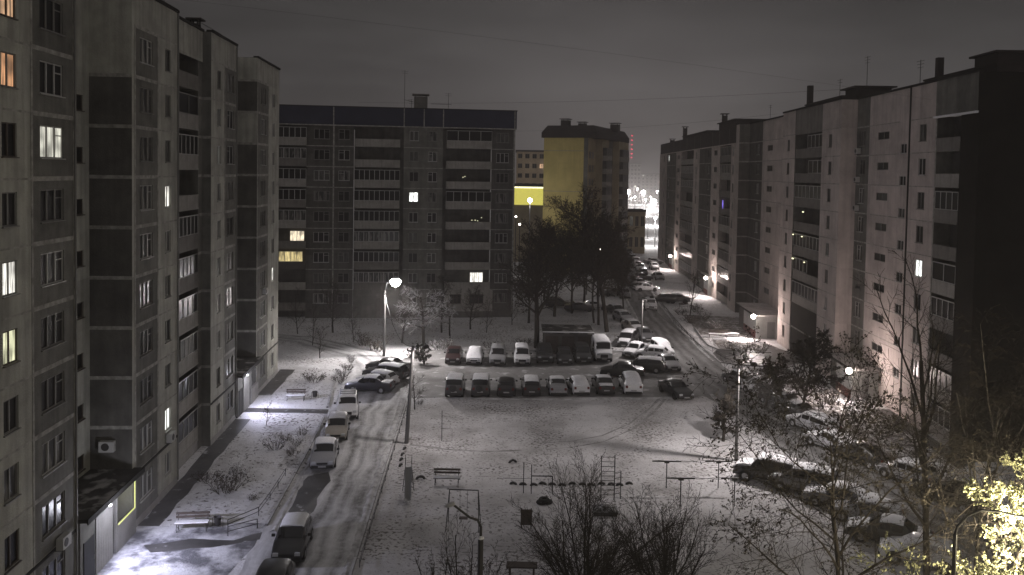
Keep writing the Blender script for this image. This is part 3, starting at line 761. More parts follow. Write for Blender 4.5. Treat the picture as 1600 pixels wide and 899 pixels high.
vent(L, 61.3, 1.4, TOP, 0.6, 0.7); vent(L, 51, 3.0, TOP, 1.2, 0.8)
antenna(L, 55.5, 1.6, TOP, 1.2, 2)
dp = MB()
for s_ in (53.22, 39.02, 67.1): dp.path([(s_, -0.07, 0.2), (s_, -0.07, TOP)], 0.05, 6)
L.part('drainpipe', dp, 'frame_g')
ac_unit(L, 51.5, 0, ZF[1] + 0.2); ac_unit(L, 76.4, 0, ZF[3] + 0.2); ac_unit(L, 37.4, 0, ZF[1] - 0.1)
au = MB(); au.bbox(45.56, 45.88, 0.9, 1.7, 4.6, 5.2, 0.02); au.lathe([(0.22, 0), (0.2, 0.02), (0.0, 0.02)], 14, 1, Matrix.Translation((45.555, 1.35, 4.9)) @ Matrix.Rotation(rad(-90), 4, 'Y'))
L.part('air_conditioner', au, ('frame_w', 'dmetal'))
def porch_left(s0, s1, lamp_s, bright):
    o = thing('entrance_porch', 'flat roofed entrance porch with a bluish lamp and yellow edged niche' if bright else 'smaller flat roofed entrance porch near the far end of the pale block', 'porch')
    o.parent = None
    o.location = L.e.location; o.rotation_euler = L.e.rotation_euler
    a = MB(); a.box(s0 - 0.1, s1 + 0.3, -0.55, 2.28, 3.38, 3.55, 0); a.box(s0 - 0.12, s1 + 0.32, -0.6, -0.552, 3.30, 3.58, 1)
    rfm = a.build('roof', [M['porch_roof'], M['tar']], o)
    a = MB(); w = s1 - s0
    a.box(s0 + 0.02, s0 + 0.24 * w, -0.16, -0.02, 0, 3.37, 1)
    x0, x1 = s0 + 0.25 * w, s0 + 0.55 * w
    n = 7
    for i in range(n):
        a.box(x0 + (x1 - x0) * i / n, x0 + (x1 - x0) * (i + 1) / n - 0.02, -0.2, -0.02, 0, 3.37, 0)
    a.box(s0 + 0.62 * w, s1 - 0.05, -0.24, -0.02, 0, 1.35, 0)
    a.box(s0 + 0.62 * w, s1 - 0.05, 0.9, 1.0, 1.35, 3.37, 0)
    a.box(s0 + 0.60 * w, s0 + 0.625 * w, -0.22, 0.9, 0, 3.37, 0)
    a.build('porch_wall', [M['plinth'], M['dark']], o)
    d = MB(); d.bbox(s0 + 0.57 * w, s0 + 0.595 * w, -0.1, -0.04, 0.05, 2.1, 0.01); dd = d.build('door', M['trim'], o)
    d = MB(); d.bbox(s0 + 0.05 * w, s0 + 0.22 * w, -0.2, -0.162, 0.05, 2.2, 0.01); d.build('door', M['trim'], o)
    h = MB(); h.path([(s0 + 0.2 * w, -0.24, 1.0), (s0 + 0.2 * w, -0.24, 1.2)], 0.02, 5); h.build('handle', M['metal'], dd)
    f = MB(); xa, xb = s0 + 0.65 * w, s1 - 0.12
    for p in (((xa, -.2, 1.42), (xb, -.2, 1.42)), ((xb, -.2, 1.42), (xb, -.2, 3.0))): f.path(p, 0.035, 5)
    if bright: f.build('light_tube', M['niche'], o)
    b = MB(); b.lathe([(0.0, -0.09), (0.07, -0.06), (0.09, 0), (0.07, 0.06), (0, 0.09)], 10, 0, Matrix.Translation((lamp_s, -0.42, 3.14)))
    lb = b.build('lamp_bulb', M['bulb_blue'], o, True)
    lamp(o, (lamp_s, -0.75, 3.1), 1050 if bright else 800, (0.74, 0.74, 1.0), 0.12, 168, (0.1, -1, -.42))
    lamp(o, (lamp_s, -1.9, 3.1), 170, (0.86, 0.87, 1.0), 0.1)
    if bright: lamp(o, ((xa + xb) / 2, 0.4, 2.6), 10, (0.9, 0.95, 0.45), 0.1)
    return o
porch_left(39.15, 45.85, 41.9, True)
porch_left(67.25, 73.95, 69.2, False)

# ---- the nine storey block across the courtyard
fu = Vector((31.85, 4.0)).normalized()
FO = Vector((-31.4, 113.0))
def fs(px):
    k = xk(px); return (k * FO.y - FO.x) / (fu.x - k * fu.y)
F = Building('apartment_block', 'dim nine storey block with a dark blue attic behind the glaring lamp', 'apartment block',
             (FO.x, FO.y, 0), math.atan2(fu.y, fu.x), ['parapet', 'dark', 'joint', 'plinth', 'dark2', 'blue', 'roof', 'tar', 'parapet_d'], [])
FZ = [1.1 + 2.83 * k for k in range(9)]; FT = 26.6; FTOP = 29.1
def fdark(s0, s1, x, w, bars, m='dark2', panes=None, skip=()):
    F.column(s0, s1, 0, m, FZ, x, w, 1.35, bars, 0.95, zb=0, zt=FT, panes=panes, skip=skip, frames=('frame_w', 'frame_g', 'frame_g'))
    for z in FZ[1:]: F.band(s0, s1, 0, z, 'joint', 0.12)
F.seg(-14, fs(432), 0, FT, 0, 'dark2')
xa, xb = fs(433), fs(478)
F.seg(xa, xb, 0, FT, 1.2, 'dark2')
for k, z in enumerate(FZ):
    F.balcony(xa + 0.05, xb, z, -0.25, 1.4, ('parapet_d', 'parapet', 'parapet_b')[k % 3] if k < 4 else ('parapet', 'parapet_d')[k % 2], 5 if k not in (0, 1) else 0,
              'frame_w', {2: 'lit_yellow', 3: 'lit_warmwhite'}.get(k), gap=(0.45, 0.95) if k == 3 else ((0.05, 0.9) if k == 2 else None))
fdark(xb, fs(522), fs(502), 2.1, B_W3)
F.vband(fs(520.5), 0, 0.5, FTOP, 'joint', 0.2, 0.03)
fdark(fs(522), fs(552), fs(537), 1.5, B_W2)
xa, xb = fs(552.5), fs(624)
F.seg(xa, xb, 0, FT, 1.2, 'dark2')
for k, z in enumerate(FZ):
    if k == 0: continue
    F.balcony(xa + 0.05, xb, z, -0.3, 1.5, 'parapet' if k > 2 else 'parapet_d', 0 if k in (8, 7) else 9, 'frame_w')
F.seg(xa, xb, 0, FZ[1], -0.2, 'dark')
F.seg(xb, fs(630), 0, FT, 0.5, 'dark2')
xa, xm, xb = fs(630), fs(660), fs(691)
F.column(xa, xm, 0, 'dark', FZ, fs(646), 1.25, 1.35, B_W2n, 0.95, panes={5: 'lit_cool'}, zb=0, zt=FT)
F.column(xm, xb, 0, 'dark', FZ, fs(675), 1.25, 1.35, B_W2, 0.95, zb=0, zt=FT)
for z in FZ[1:]: F.band(xa, xb, 0, z, 'joint', 0.10)
F.seg(xb, fs(696), 0, FT, 0.5, 'dark2')
xa, xb = fs(696), fs(767)
F.seg(xa, xb, 0, FT, 1.3, 'dark2')
for k, z in enumerate(FZ):
    if k == 0: continue
    F.balcony(xa + 0.05, xb, z, -0.3, 1.6, 'parapet', {8: 4, 5: 6, 1: 12}.get(k, 0), 'frame_w', 'lit_white' if k == 1 else None, gap=(.55, .84) if k == 1 else None)
    if k not in (8, 5, 1):
        F.win(fs(712), z + 1.5, 1.29, 1.4, 1.4, B_W2, 'frame_g', 'glass')
        F.win(fs(744), z + 1.45, 1.29, 2.1, 1.5, B_W3, 'frame_g', 'lit_pale' if k == 1 else 'glass')
bl = MB()
for px_, py_ in ((737, 344), (742, 344), (746, 345), (752, 340), (752, 348), (723, 277), (726, 276)):
    p_ = F.e.matrix_basis.inverted() @ yp(px_, py_, 116.6)
    bl.lathe([(0, -.06), (.08, 0), (0, .06)], 6, 0, Matrix.Translation((p_.x, -0.1, p_.z)))
F.part('festoon_light', bl, 'signedge')
for k in range(1):
    z = FZ[0]
    ops = [(fs(704), fs(722), z + 0.9, z + 2.2), (fs(735), fs(757), z + 0.9, z + 2.2)]
    F.seg(xa, xb + 0.4, 0.9, FZ[1], -0.35, 'parapet', ops); F.side(xb + 0.4, -0.35, 0, 0.9, FZ[1], 'parapet', 1)
    F.seg(xa, xb + 0.4, 0, 0.9, -0.3, 'dark2')
    for a, b_, c, d in ops: F.win((a + b_) / 2, (c + d) / 2, -0.35, b_ - a, d - c, (0.33, 0.66, (0, 1, 0.6)), 'frame_d', 'glass')
fdark(xb, fs(803.5), fs(784), 1.75, B_W3, panes={5: 'glass3'})
xe = fs(803.5)
F.side(xe, 0, 12, 0, FT, 'dark2', 1)
F.vband(xe - 0.12, 0, 0.5, FTOP, 'joint', 0.22, 0.03)
F.w.box(-14, xe + 0.12, -0.36, 12, FT, FTOP, F.ix['blue'])
for px_ in (520.5, 630, 661, 691, 802): F.w.box(fs(px_) - 0.07, fs(px_) + 0.07, -0.385, -0.362, FT, FTOP, F.ix['joint'])
F.w.box(-14, xe + 0.14, -0.40, -0.362, FT - 0.08, FT + 0.06, F.ix['joint'])
F.w.box(-14, xe + 0.2, -0.45, 12.1, FTOP, FTOP + 0.12, F.ix['tar'])
F.done()
vent(F, fs(656), 4, FTOP + .1, 1.9, 1.9, True, 'parapet_d', 'roof_house')
antenna(F, fs(630), 2, FTOP, 5.5, 2); antenna(F, fs(700), 3, FTOP, 2.6, 2); antenna(F, fs(641), 3, FTOP, 1.6, 3)
a = MB(); a.path([(fs(630), 2, FTOP + 1.4), (fs(650), 4, FTOP + 1.2)], .03, 4); a.path([(fs(672), 3, FTOP + 1), (fs(705), 3, FTOP + 1)], .03, 4); F.part('roof_rail', a, 'dmetal')

# ---- the nine storey blocks along the street on the right
RY0 = 206.0
RROT = math.atan2(-1, -0.03); RLOC = (XR(RY0), RY0, 0)
SR = lambda Y: (RY0 - Y) * 1.00045
RZ = [0.3 + 2.8 * k for k in range(9)]; JR = [3.1 + 2.8 * k for k in range(9)]; RT = 28.3
R1 = Building('apartment_block', 'nearer right hand block with a black end wall and blank pale top storey', 'apartment block', RLOC, RROT,
              ['light_r', 'dark', 'joint', 'plinth', 'dark2', 'tar', 'roof', 'blackwall', 'snow', 'parapet_d'], JR)
def rcol(b, Ya, Yb, y, m, Yc, w, h, bars, base=0.95, panes=None, skip=(), zt=RT, name='window', frames=('frame_w', 'frame_w', 'frame_g'), joints=True, sill=True, jm=None):
    b.column(SR(Yb), SR(Ya), y, m, RZ, SR(Yc), w, h, bars, base, name, frames, panes, skip, 0, zt, sill)
    if joints:
        for z in JR: b.band(SR(Yb), SR(Ya), y, z, jm or 'joint', 0.14 if m.startswith('dark') else .09, 0.012)
s59, s62, s66 = SR(59.7), SR(62.3), SR(66.0)
R1.seg(s66, s59, 25.5, RT, -0.15, 'dark'); R1.w.box(s66, s59 + .1, -0.35, -0.152, 25.34, 25.5, R1.ix['snow'])
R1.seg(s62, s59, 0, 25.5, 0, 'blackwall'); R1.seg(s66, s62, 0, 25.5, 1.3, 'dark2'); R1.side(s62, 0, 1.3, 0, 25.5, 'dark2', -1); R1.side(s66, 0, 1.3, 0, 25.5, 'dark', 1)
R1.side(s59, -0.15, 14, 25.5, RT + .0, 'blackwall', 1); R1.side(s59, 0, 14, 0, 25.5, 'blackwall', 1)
for k, z in enumerate(RZ):
    R1.balcony(s66 + 0.05, s62 - 0.02, z, -0.02, 1.3, ('parapet_d', 'parapet', 'parapet_d')[k % 3], {6: 4, 3: 4, 7: 0, 4: 2}.get(k, 4 if k in (0, 1) else 0), 'frame_w', 'glass')
rcol(R1, 66.0, 70.7, 0, 'light_r', 68.4, 1.25, 1.4, B_W2n, panes={4: 'lit_cool'})
R1.vband(s66 - 0.1, 0, 0, RT, 'joint', 0.16, 0.03)
R1.w.box(SR(70.95), SR(70.7), -0.04, 0.0, 0, RT, R1.ix['tar'])
ops = []
for k, z in enumerate(RZ):
    if k: R1.win(SR(71.95), z + 0.45, 0, 1.25, 0.85, B_ST, 'frame_w', 'glass', True, 'stair_window'); ops.append((SR(71.95) - .625, SR(71.95) + .625, z + 0.025, z + 0.875))
    R1.win(SR(76.2), z + 1.75, 0, 2.5, 0.72, (0.5,), 'frame_g', 'glass', False, 'stair_window'); ops.append((SR(76.2) - 1.25, SR(76.2) + 1.25, z + 1.39, z + 2.11))
R1.seg(SR(79.4), SR(70.95), 0, RT, 0, 'light_r', ops)
for z in JR: R1.band(SR(79.4), SR(72.8), 0, z, 'joint', 0.09, 0.012)
rcol(R1, 79.4, 82.5, 0, 'dark', 81.0, 1.35, 1.5, B_W2)
for k in (7, 8, 6): ac_unit(R1, SR(81.7), 0, RZ[k] + 0.2)
R1.seg(SR(84), SR(82.5), 0, RT, 0, 'light_r')
R1.side(SR(82.5), -1.6, 0, 0, RT, 'light_r', 1)
rcol(R1, 82.5, 87.9, -1.6, 'light_r', 85.4, 0.95, 1.35, B_W1, frames=('frame_w', 'frame_g'))
sa, sb = SR(97.1), SR(87.9)
R1.seg(sa, sb, 5.9, RT, -0.2, 'dark2'); R1.seg(sa, sb, 25.4, RT, -1.55, 'parapet_d')
R1.seg(sa, sb, 0, 5.9, -1.5, 'blackwall'); R1.w.box(sa, sb, -1.62, -1.502, 3.0, 3.12, R1.ix['joint'])
R1.side(sb, -1.6, -0.2, 0, RT, 'light_r', -1); R1.side(sa, -1.6, -0.2, 5.9, RT, 'dark', 1)
for k, z in enumerate(RZ):
    if k < 2: continue
    R1.balcony(sa + .03, sb - .03, z, -1.5, 1.3, 'parapet_d', {2: 8, 3: 7, 4: 8, 6: 7, 7: 6}.get(k, 8 if k == 8 else 0), 'frame_w', 'glass', gap={3: (0, 0.55), 7: (0.5, 1), 8: (0.45, 1)}.get(k))
bl = MB()
for k, sx in ((3, 0.97), (3, 0.94), (4, 0.97), (4, 0.62), (5, 0.6), (3, 0.5)):
    bl.lathe([(0, -.09), (.12, 0), (0, .09)], 6, 0, Matrix.Translation((sb + (sa - sb) * sx, -1.62, RZ[k] + 2.3)))
R1.part('balcony_lamp', bl, 'signedge')
rcol(R1, 97.1, 102.0, -1.6, 'light_r', 99.6, 0.9, 1.35, B_W1, frames=('frame_g', 'frame_d'))
R1.side(SR(102), -1.6, 0, 0, RT, 'light_r', -1)
ops = []
for k, z in enumerate(RZ):
    R1.win(SR(113.2), z + 1.75, 0, 2.6, 0.8, (0.5,), 'frame_g', 'glass', False, 'stair_window'); ops.append((SR(113.2) - 1.3, SR(113.2) + 1.3, z + 1.35, z + 2.15))
R1.seg(SR(117.0), SR(102), 0, RT, 0, 'light_r', ops)
for z in JR: R1.band(SR(117), SR(106), 0, z, 'joint', 0.09, 0.012)
rcol(R1, 117.0, 124.0, 0, 'dark2', 119.2, 1.4, 1.45, B_W2)
R1.side(SR(124), -1.6, 0, 0, 22.7, 'dark2', 1); R1.side(SR(124), -1.6, 0, 22.7, RT, 'dark', 1)
for z in JR: R1.sband(SR(124), -1.6, 0, z, 1)
R1.seg(SR(126), SR(124), 0, RT, -1.6, 'light_r')
R1.side(SR(126), -1.6, 12, 0, RT, 'light_r', -1)
R1.top(SR(126), s59, 0.3, 14, RT + 0.01, 'roof'); R1.top(SR(126), SR(124), -1.6, 0.3, RT + 0.01, 'roof'); R1.top(SR(102), SR(82.5), -1.6, 0.3, RT + 0.01, 'roof')
for Ya, Yb, y in ((59.7, 66, -0.15), (66, 82.5, 0), (82.5, 102, -1.6), (102, 124, 0), (124, 126, -1.6)):
    R1.w.box(SR(Yb), SR(Ya), y - 0.12, y + 0.3, RT, RT + 0.18, R1.ix['tar'])
R1.done()
# dark upper roof pieces, stacks and aerials
def slab_roof(b, Ya, Yb, y0, y1, z0, z1, name='roof_house', m='attic', over=0.3):
    a = MB(); a.box(SR(Yb), SR(Ya), y0, y1, z0, z1); a.box(SR(Yb) - over, SR(Ya) + over, y0 - over, y1 + over, z1 + 0.001, z1 + 0.15)
    b.part(name, a, m)
slab_roof(R1, 60.3, 71.5, 1.4, 10, RT + .1, RT + 0.6, over=.1); slab_roof(R1, 60.6, 63.8, 1.6, 4.5, RT + .7, RT + 1.5, over=0.3)
slab_roof(R1, 88, 100, 0.4, 8, RT + .1, RT + 0.8, over=.1); slab_roof(R1, 83.4, 86.6, 0.2, 3.6, RT + .1, RT + 1.3, over=0.4)
vent(R1, SR(70.0), 1.9, RT + .02, 0.5, 2.4, False); vent(R1, SR(100.0), 0.9, RT + .02, 0.6, 3.2, False)
antenna(R1, SR(72.6), 1.5, RT, 2.6, 3); antenna(R1, SR(84.6), 1.6, RT + 1.4, 3.2, 3); antenna(R1, SR(91), 1.2, RT + .8, 2.2, 2); antenna(R1, SR(118), 1.2, RT, 2.4, 2)

R2 = Building('apartment_block', 'farther right hand block with a dark attic, lining the far street', 'apartment block', RLOC, RROT,
              ['light_r', 'dark', 'joint', 'plinth', 'dark2', 'attic', 'roof', 'blue'], JR)
R2T = 25.5
rcol(R2, 126, 129, -1.6, 'light_r', 127.6, 0.9, 1.35, B_W1, zt=R2T, joints=False)
def rloggia(Ya, Yb, kinds, name='balcony'):
    a, b_ = SR(Yb), SR(Ya)
    R2.seg(a, b_, 0, R2T, -0.3, 'dark2'); R2.side(a, -1.6, -0.3, 0, R2T, 'light_r', 1); R2.side(b_, -1.6, -0.3, 0, R2T, 'light_r', -1)
    for k, z in enumerate(RZ):
        R2.balcony(a + .03, b_ - .03, z, -1.55, 1.25, ('parapet', 'parapet_d', 'parapet_d')[(k * 5 + kinds) % 3], (8, 0, 7)[(k * 7 + kinds) % 3] if k != 5 else 0, 'frame_w')
rloggia(129, 137.0, 1)
def rstair(Ya, Yb, Yc):
    ops = []
    for k, z in enumerate(RZ):
        R2.win(SR(Yc), z + 1.7, -1.6, 2.6, 0.9, (0.5,), 'frame_g', 'glass', False, 'stair_window'); ops.append((SR(Yc) - 1.3, SR(Yc) + 1.3, z + 1.25, z + 2.15))
    R2.seg(SR(Yb), SR(Ya), 0, R2T, -1.6, 'light_r', ops)
rstair(137, 143.5, 140.2)
rcol(R2, 143.5, 154, -1.6, 'dark2', 145.6, 1.4, 1.4, B_W2, zt=R2T, panes={})
rcol(R2, 154, 160, -1.6, 'light_r', 157.2, 0.9, 1.35, B_W1, zt=R2T, joints=False)
rloggia(160, 174, 2)
rstair(174, 180, 177)
rcol(R2, 180, 192.5, -1.6, 'dark', 190, 1.4, 1.4, B_W2, zt=R2T, panes={8: 'lit_cool'})
rcol(R2, 192.5, 204, -1.6, 'light_r', 197, 1.4, 1.4, B_W2, zt=R2T, joints=False)
R2.side(SR(204), -1.6, 12, 0, R2T, 'light_r', -1)
for Ya, Yb in ((143.5, 154), (180, 192.5)):
    R2.vband(SR(Ya), -1.6, 0, R2T, 'joint', 0.25, .02); R2.vband(SR(Yb), -1.6, 0, R2T, 'joint', 0.25, .02)
R2.w.box(SR(204), SR(126.05), -1.5, 11, R2T, 28.0, R2.ix['attic'])
for Y_ in (131, 138, 143.5, 154, 160, 168, 176, 184, 192.5): R2.w.box(SR(Y_) - .08, SR(Y_) + .08, -1.53, -1.502, R2T, 28, R2.ix['dark'])
R2.w.box(SR(204), SR(126.05), -1.72, -1.502, R2T - .1, R2T + .08, R2.ix['light_r'])
R2.done()
slab_roof(R2, 129, 141, -1.0, 6, 28.02, 29.3); slab_roof(R2, 152, 178, -0.5, 6, 28.02, 28.7)
vent(R2, SR(140.5), -0.2, 28.7, 0.8, 2.0); vent(R2, SR(178), -0.2, 28, 0.8, 2.6); vent(R2, SR(202), 1, 28, 1.0, 1.0)
bb = MB(); bb.box(SR(134.0), SR(133.7), -1.66, -1.58, RZ[5] + 0.9, RZ[5] + 2.3); R2.part('coloured_light', bb, 'lit_blue')
def porch_right(Ya, Yb, xf, label, power, lampY, zr=3.0, red=True):
    """closed porch box standing out from the recess wall towards the street"""
    o = thing('entrance_porch', label, 'porch', RLOC, RROT)
    s0, s1 = SR(Yb), SR(Ya); yf = -xf
    a = MB(); a.box(s0 - 0.3, s1 + 0.9, yf - 0.4, -0.02, zr, zr + 0.16, 0); a.box(s0 - 0.32, s1 + 0.92, yf - 0.43, yf - 0.402, zr - 0.06, zr + 0.18, 1)
    a.build('roof', [M['snow_roof'], M['tar']], o)
    a = MB()
    a.box(s0, s0 + (s1 - s0) * .3, yf + 0.05, yf + 0.2, 0, zr - .001, 2)
    a.box(s0 + (s1 - s0) * .3, s1 - 0.2, yf, yf + 0.2, 0.9, zr - .001, 0); a.box(s0 + (s1 - s0) * .3, s1 - 0.2, yf - 0.004, yf + 0.2, 0, 0.9, 1)
    a.box(s1 - 0.2, s1, yf, yf * 0.62, 0, zr - .001, 0); a.box(s1 - 0.2, s1, yf * 0.35, -0.02, 0, zr - .001, 0); a.box(s1 - 0.198, s1 - .002, yf * .62, yf * .35, 2.15, zr - .001, 0)
    a.build('porch_wall', [M['paintwhite'], M['redwash'] if red else M['plinth'], M['dark2']], o)
    d = MB(); d.bbox(s1 - 0.16, s1 - 0.08, yf * .62, yf * .35, 0.02, 2.14, 0.005); dd = d.build('door', M['metal'], o)
    h = MB(); h.path([(s1 - 0.03, yf * .42, 1.0), (s1 - 0.03, yf * .42, 1.25)], .02, 5); h.build('handle', M['dmetal'], dd)
    ls = SR(lampY)
    b = MB(); b.lathe([(0.0, -0.3), (0.22, -0.2), (0.3, 0), (0.22, 0.2), (0, 0.3)], 12, 0, Matrix.Translation((ls + .25, yf - .62, zr - 0.02)))
    a = MB(); a.path([(ls + .1, yf, zr - .3), (ls + .25, yf - .6, zr - .2)], .03, 5); a.build('lamp_bracket', M['dmetal'], o)
    b.build('lamp_bulb', M['bulb_pink'], o, True)
    lamp(o, (ls + 0.15, yf - 0.45, zr - 0.3), power * 2.6, (1.0, 0.90, 0.87), 0.15, 168, (.25, -1, -.35))
    lamp(o, (ls + 0.4, yf - 0.75, zr + 0.1), power * 3.0, (1.0, 0.82, 0.77), 0.2)
    return o
porch_right(104, 113, 3.7, 'snow roofed entrance porch with a bright lamp, snowy bench in front of it', 620, 103.3)
porch_right(75.5, 81.2, 2.4, 'snow roofed entrance porch with a bright lamp behind the dark leafy tree', 560, 74.9)
porch_right(141, 146, 2.2, 'distant entrance porch with a lit lamp left of the pale block corner', 500, 140.2, 3.2)
porch_right(180, 186, 2.0, 'farthest lit entrance porch on the right hand block, near its far end', 420, 179.2)

# ---- the yellow gable and what lies behind
YC = Vector((15.4, 170.0)); ydir = Vector((0.37, 0.93)).normalized()
# local x runs along the gable from far left to the near right corner
gd = Vector((0.93, -0.37)).normalized()
GW = 9.6; GO = YC - gd * GW
Yb_ = Building('apartment_block', 'yellow walled apartment block with a dark mansard roof beyond the dark trees', 'apartment block', (GO.x, GO.y, 0), math.atan2(gd.y, gd.x),
               ['yellowwall', 'brick', 'attic', 'dark', 'parapet', 'tar', 'dark2'], [])
YT = 27.9
Yb_.seg(0.0, GW - 0.9, 0, YT, 0, 'yellowwall'); Yb_.seg(GW - 0.9, GW, 0, YT, 0, 'dark')
Yb_.side(0, 0, 20, 0, YT, 'dark2', -1)
YZ = [2.8 * k for k in range(10)]
x_ = GW
for i, (y0, y1, off, mm) in enumerate(((0, 3.0, 0, 'brick'), (3.0, 7.5, -0.5, 'brick'), (7.5, 13, 0.9, 'brick'), (13, 19, 0.2, 'dark'), (19, 28, 1.6, 'brick'))):
    X_ = GW + off
    Yb_.side(X_, y0, y1, 0, YT, mm, 1); Yb_.seg(min(GW - .5, X_ - 2.0), X_, 0, YT, y0 + 0.001 if i else 0.003, mm)
Yb_.w.box(-0.5, GW + 1.7, -0.25, 28, YT, YT + 1.1, Yb_.ix['attic'])
Yb_.w.add([(-0.5, -0.25, YT + 1.1), (GW + 1.7, -0.25, YT + 1.1), (GW + 1.7, 28, YT + 1.1), (-0.5, 28, YT + 1.1), (0.4, 1.0, YT + 2.6), (GW + .8, 1.0, YT + 2.6), (GW + .8, 27, YT + 2.6), (.4, 27, YT + 2.6)],
          ((0, 1, 5, 4), (1, 2, 6, 5), (2, 3, 7, 6), (3, 0, 4, 7), (4, 5, 6, 7)), Yb_.ix['attic'])
for k in range(1, 10): Yb_.w.box(0.05, GW - .95, -.016, -.002, 2.8 * k - .05, 2.8 * k + .05, Yb_.ix['parapet'] if k % 3 == 0 else Yb_.ix['yellowwall'])
Yb_.w.box(3.4, 3.5, -.018, -.003, 0, YT, Yb_.ix['yellowwall']); Yb_.done()
for k in range(1, 10):
    z = 2.8 * k
    for y0, y1, X_ in ((8.0, 12.4, GW + 0.9), (19.6, 25, GW + 1.6)):
        a = MB(); a.box(X_, X_ + 0.9, y0, y1, z - 1.8, z - 0.75, 0); a.box(X_ + .004, X_ + 0.86, y0 + .05, y1 - .05, z - 0.749, z + 0.9, 1)
        Yb_.part('balcony', a, ('parapet', 'glass2'))
    for yy in (1.6, 5.2, 16):
        a = MB(); xx = GW + {1.6: 0, 5.2: -.5, 16: .2}[yy]
        a.box(xx, xx + .03, yy - .7, yy + .7, z - 1.5, z - 0.1); Yb_.part('window', a, 'glass2')
vent(Yb_, 3.4, 4, YT + 2.3, 1.7, 1.5); vent(Yb_, 6.8, 5, YT + 2.3, 1.5, 0.9); vent(Yb_, 11.0, 16, YT + 2.0, 1.8, 1.6)

def far_block(label, px0, px1, ytop, Y, dep, wm, rows, cols, lits=(), cat='apartment block', base=0.0, name='apartment_block', rot=0.0, winw=1.5, roof='attic', zt=None):
    a, b_ = xk(px0) * Y, xk(px1) * Y
    top = zt if zt is not None else EYE + (271 - ytop) * Y / FPX
    B = Building(name, label, cat, (a, Y, 0), rot, [wm, roof, 'joint'], [])
    w = (b_ - a) / max(0.2, math.cos(rot))
    hgt = top / rows
    ops = []
    for r_ in range(rows):
        for c in range(cols):
            x = w * (c + 0.5) / cols; z = r_ * hgt + hgt * 0.55
            ww, hh = min(winw, w / cols * .6), hgt * 0.48
            ops.append((x - ww / 2, x + ww / 2, z - hh / 2, z + hh / 2))
            B.win(x, z, 0, ww, hh, (0.5,), 'frame_g', lits.get((r_, c), 'glass') if isinstance(lits, dict) else 'glass', False)
    B.seg(0, w, 0, top, 0, wm, ops)
    B.side(0, 0, dep, 0, top, wm, -1); B.side(w, 0, dep, 0, top, wm, 1)
    B.w.box(-0.3, w + 0.3, -0.3, dep + .3, top, top + 0.5, B.ix[roof])
    B.done()
    return B
far_block('lit apartment block seen over the yellow shop front, warm light on its wall', 806, 862, 238, 255, 14, 'farwarm', 9, 5, {(4, 1): 'lit_white', (6, 4): 'lit_warm', (7, 3): 'lit_warm', (3, 2): 'lit_warm'})
far_block('pale tower block far down the street left of the red lit mast', 968, 1000, 254, 640, 16, 'farwall', 9, 6, {(5, 1): 'lit_white', (3, 4): 'lit_white'})
far_block('wide grey apartment block at the end of the street above the bright lamps', 988, 1046, 270, 700, 16, 'farwall', 8, 9, {(7, 2): 'lit_white', (5, 6): 'lit_warm'})
far_block('low two storey brick house beside the street under the distant lamps', 974, 1009, 329, 215, 9, 'brick', 2, 4, {(1, 1): 'lit_dim'}, 'house', name='brick_house')
# the lit yellow shop front
sh = thing('shop_building', 'low shop with a glowing yellow green fascia under a white light line', 'shop', (xk(799) * 190, 190, 0), 0)
wS = xk(851) * 190 - xk(799) * 190
zA, zB = EYE - (320 - 270) * 190 / FPX, EYE - (294 - 270) * 190 / FPX
a = MB(); a.box(0, wS, 0.1, 14, 0, zB); a.build('wall', M['brick'], sh)
a = MB(); a.box(0.1, wS - .1, -0.1, 0.098, zA, zB - .05); a.build('fascia', M['signlit'], sh)
a = MB(); a.box(0, wS, -0.2, 0.097, zB, zB + 0.35); a.build('light_line', M['signedge'], sh)
a = MB(); a.box(-.2, wS + .2, 0.1, 14.2, zB + .36, zB + 0.9); a.build('roof', M['tar'], sh)
# lattice mast with red obstruction lights
ms = thing('radio_mast', 'distant lattice mast with a column of red lights', 'mast', (xk(985) * 900, 900, 0))
a = MB()
for sx, sy in ((-1, -1), (1, -1), (1, 1), (-1, 1)): a.path([(sx * 3, sy * 3, 0), (sx * .6, sy * .6, 66)], 0.12, 4)
for i in range(16):
    z = i * 4.0; r0 = 3 - 2.4 * z / 66; r1 = 3 - 2.4 * (z + 4) / 66
    for q in range(4):
        c = ((-1, -1), (1, -1), (1, 1), (-1, 1)); p, n_ = c[q], c[(q + 1) % 4]
        a.path([(p[0] * r0, p[1] * r0, z), (n_[0] * r1, n_[1] * r1, z + 4)], 0.07, 3)
a.build('lattice', M['dmetal'], ms)
for py_ in (212, 219, 226, 233, 240, 246):
    z = EYE + (272.5 - py_) * 900 / FPX
    a = MB(); a.lathe([(0, -.7), (.75, -.4), (.9, 0), (.75, .4), (0, .7)], 8); o = a.build('obstruction_light', M['bulb_red'], ms, True); o.location = (0, -1.5, z)

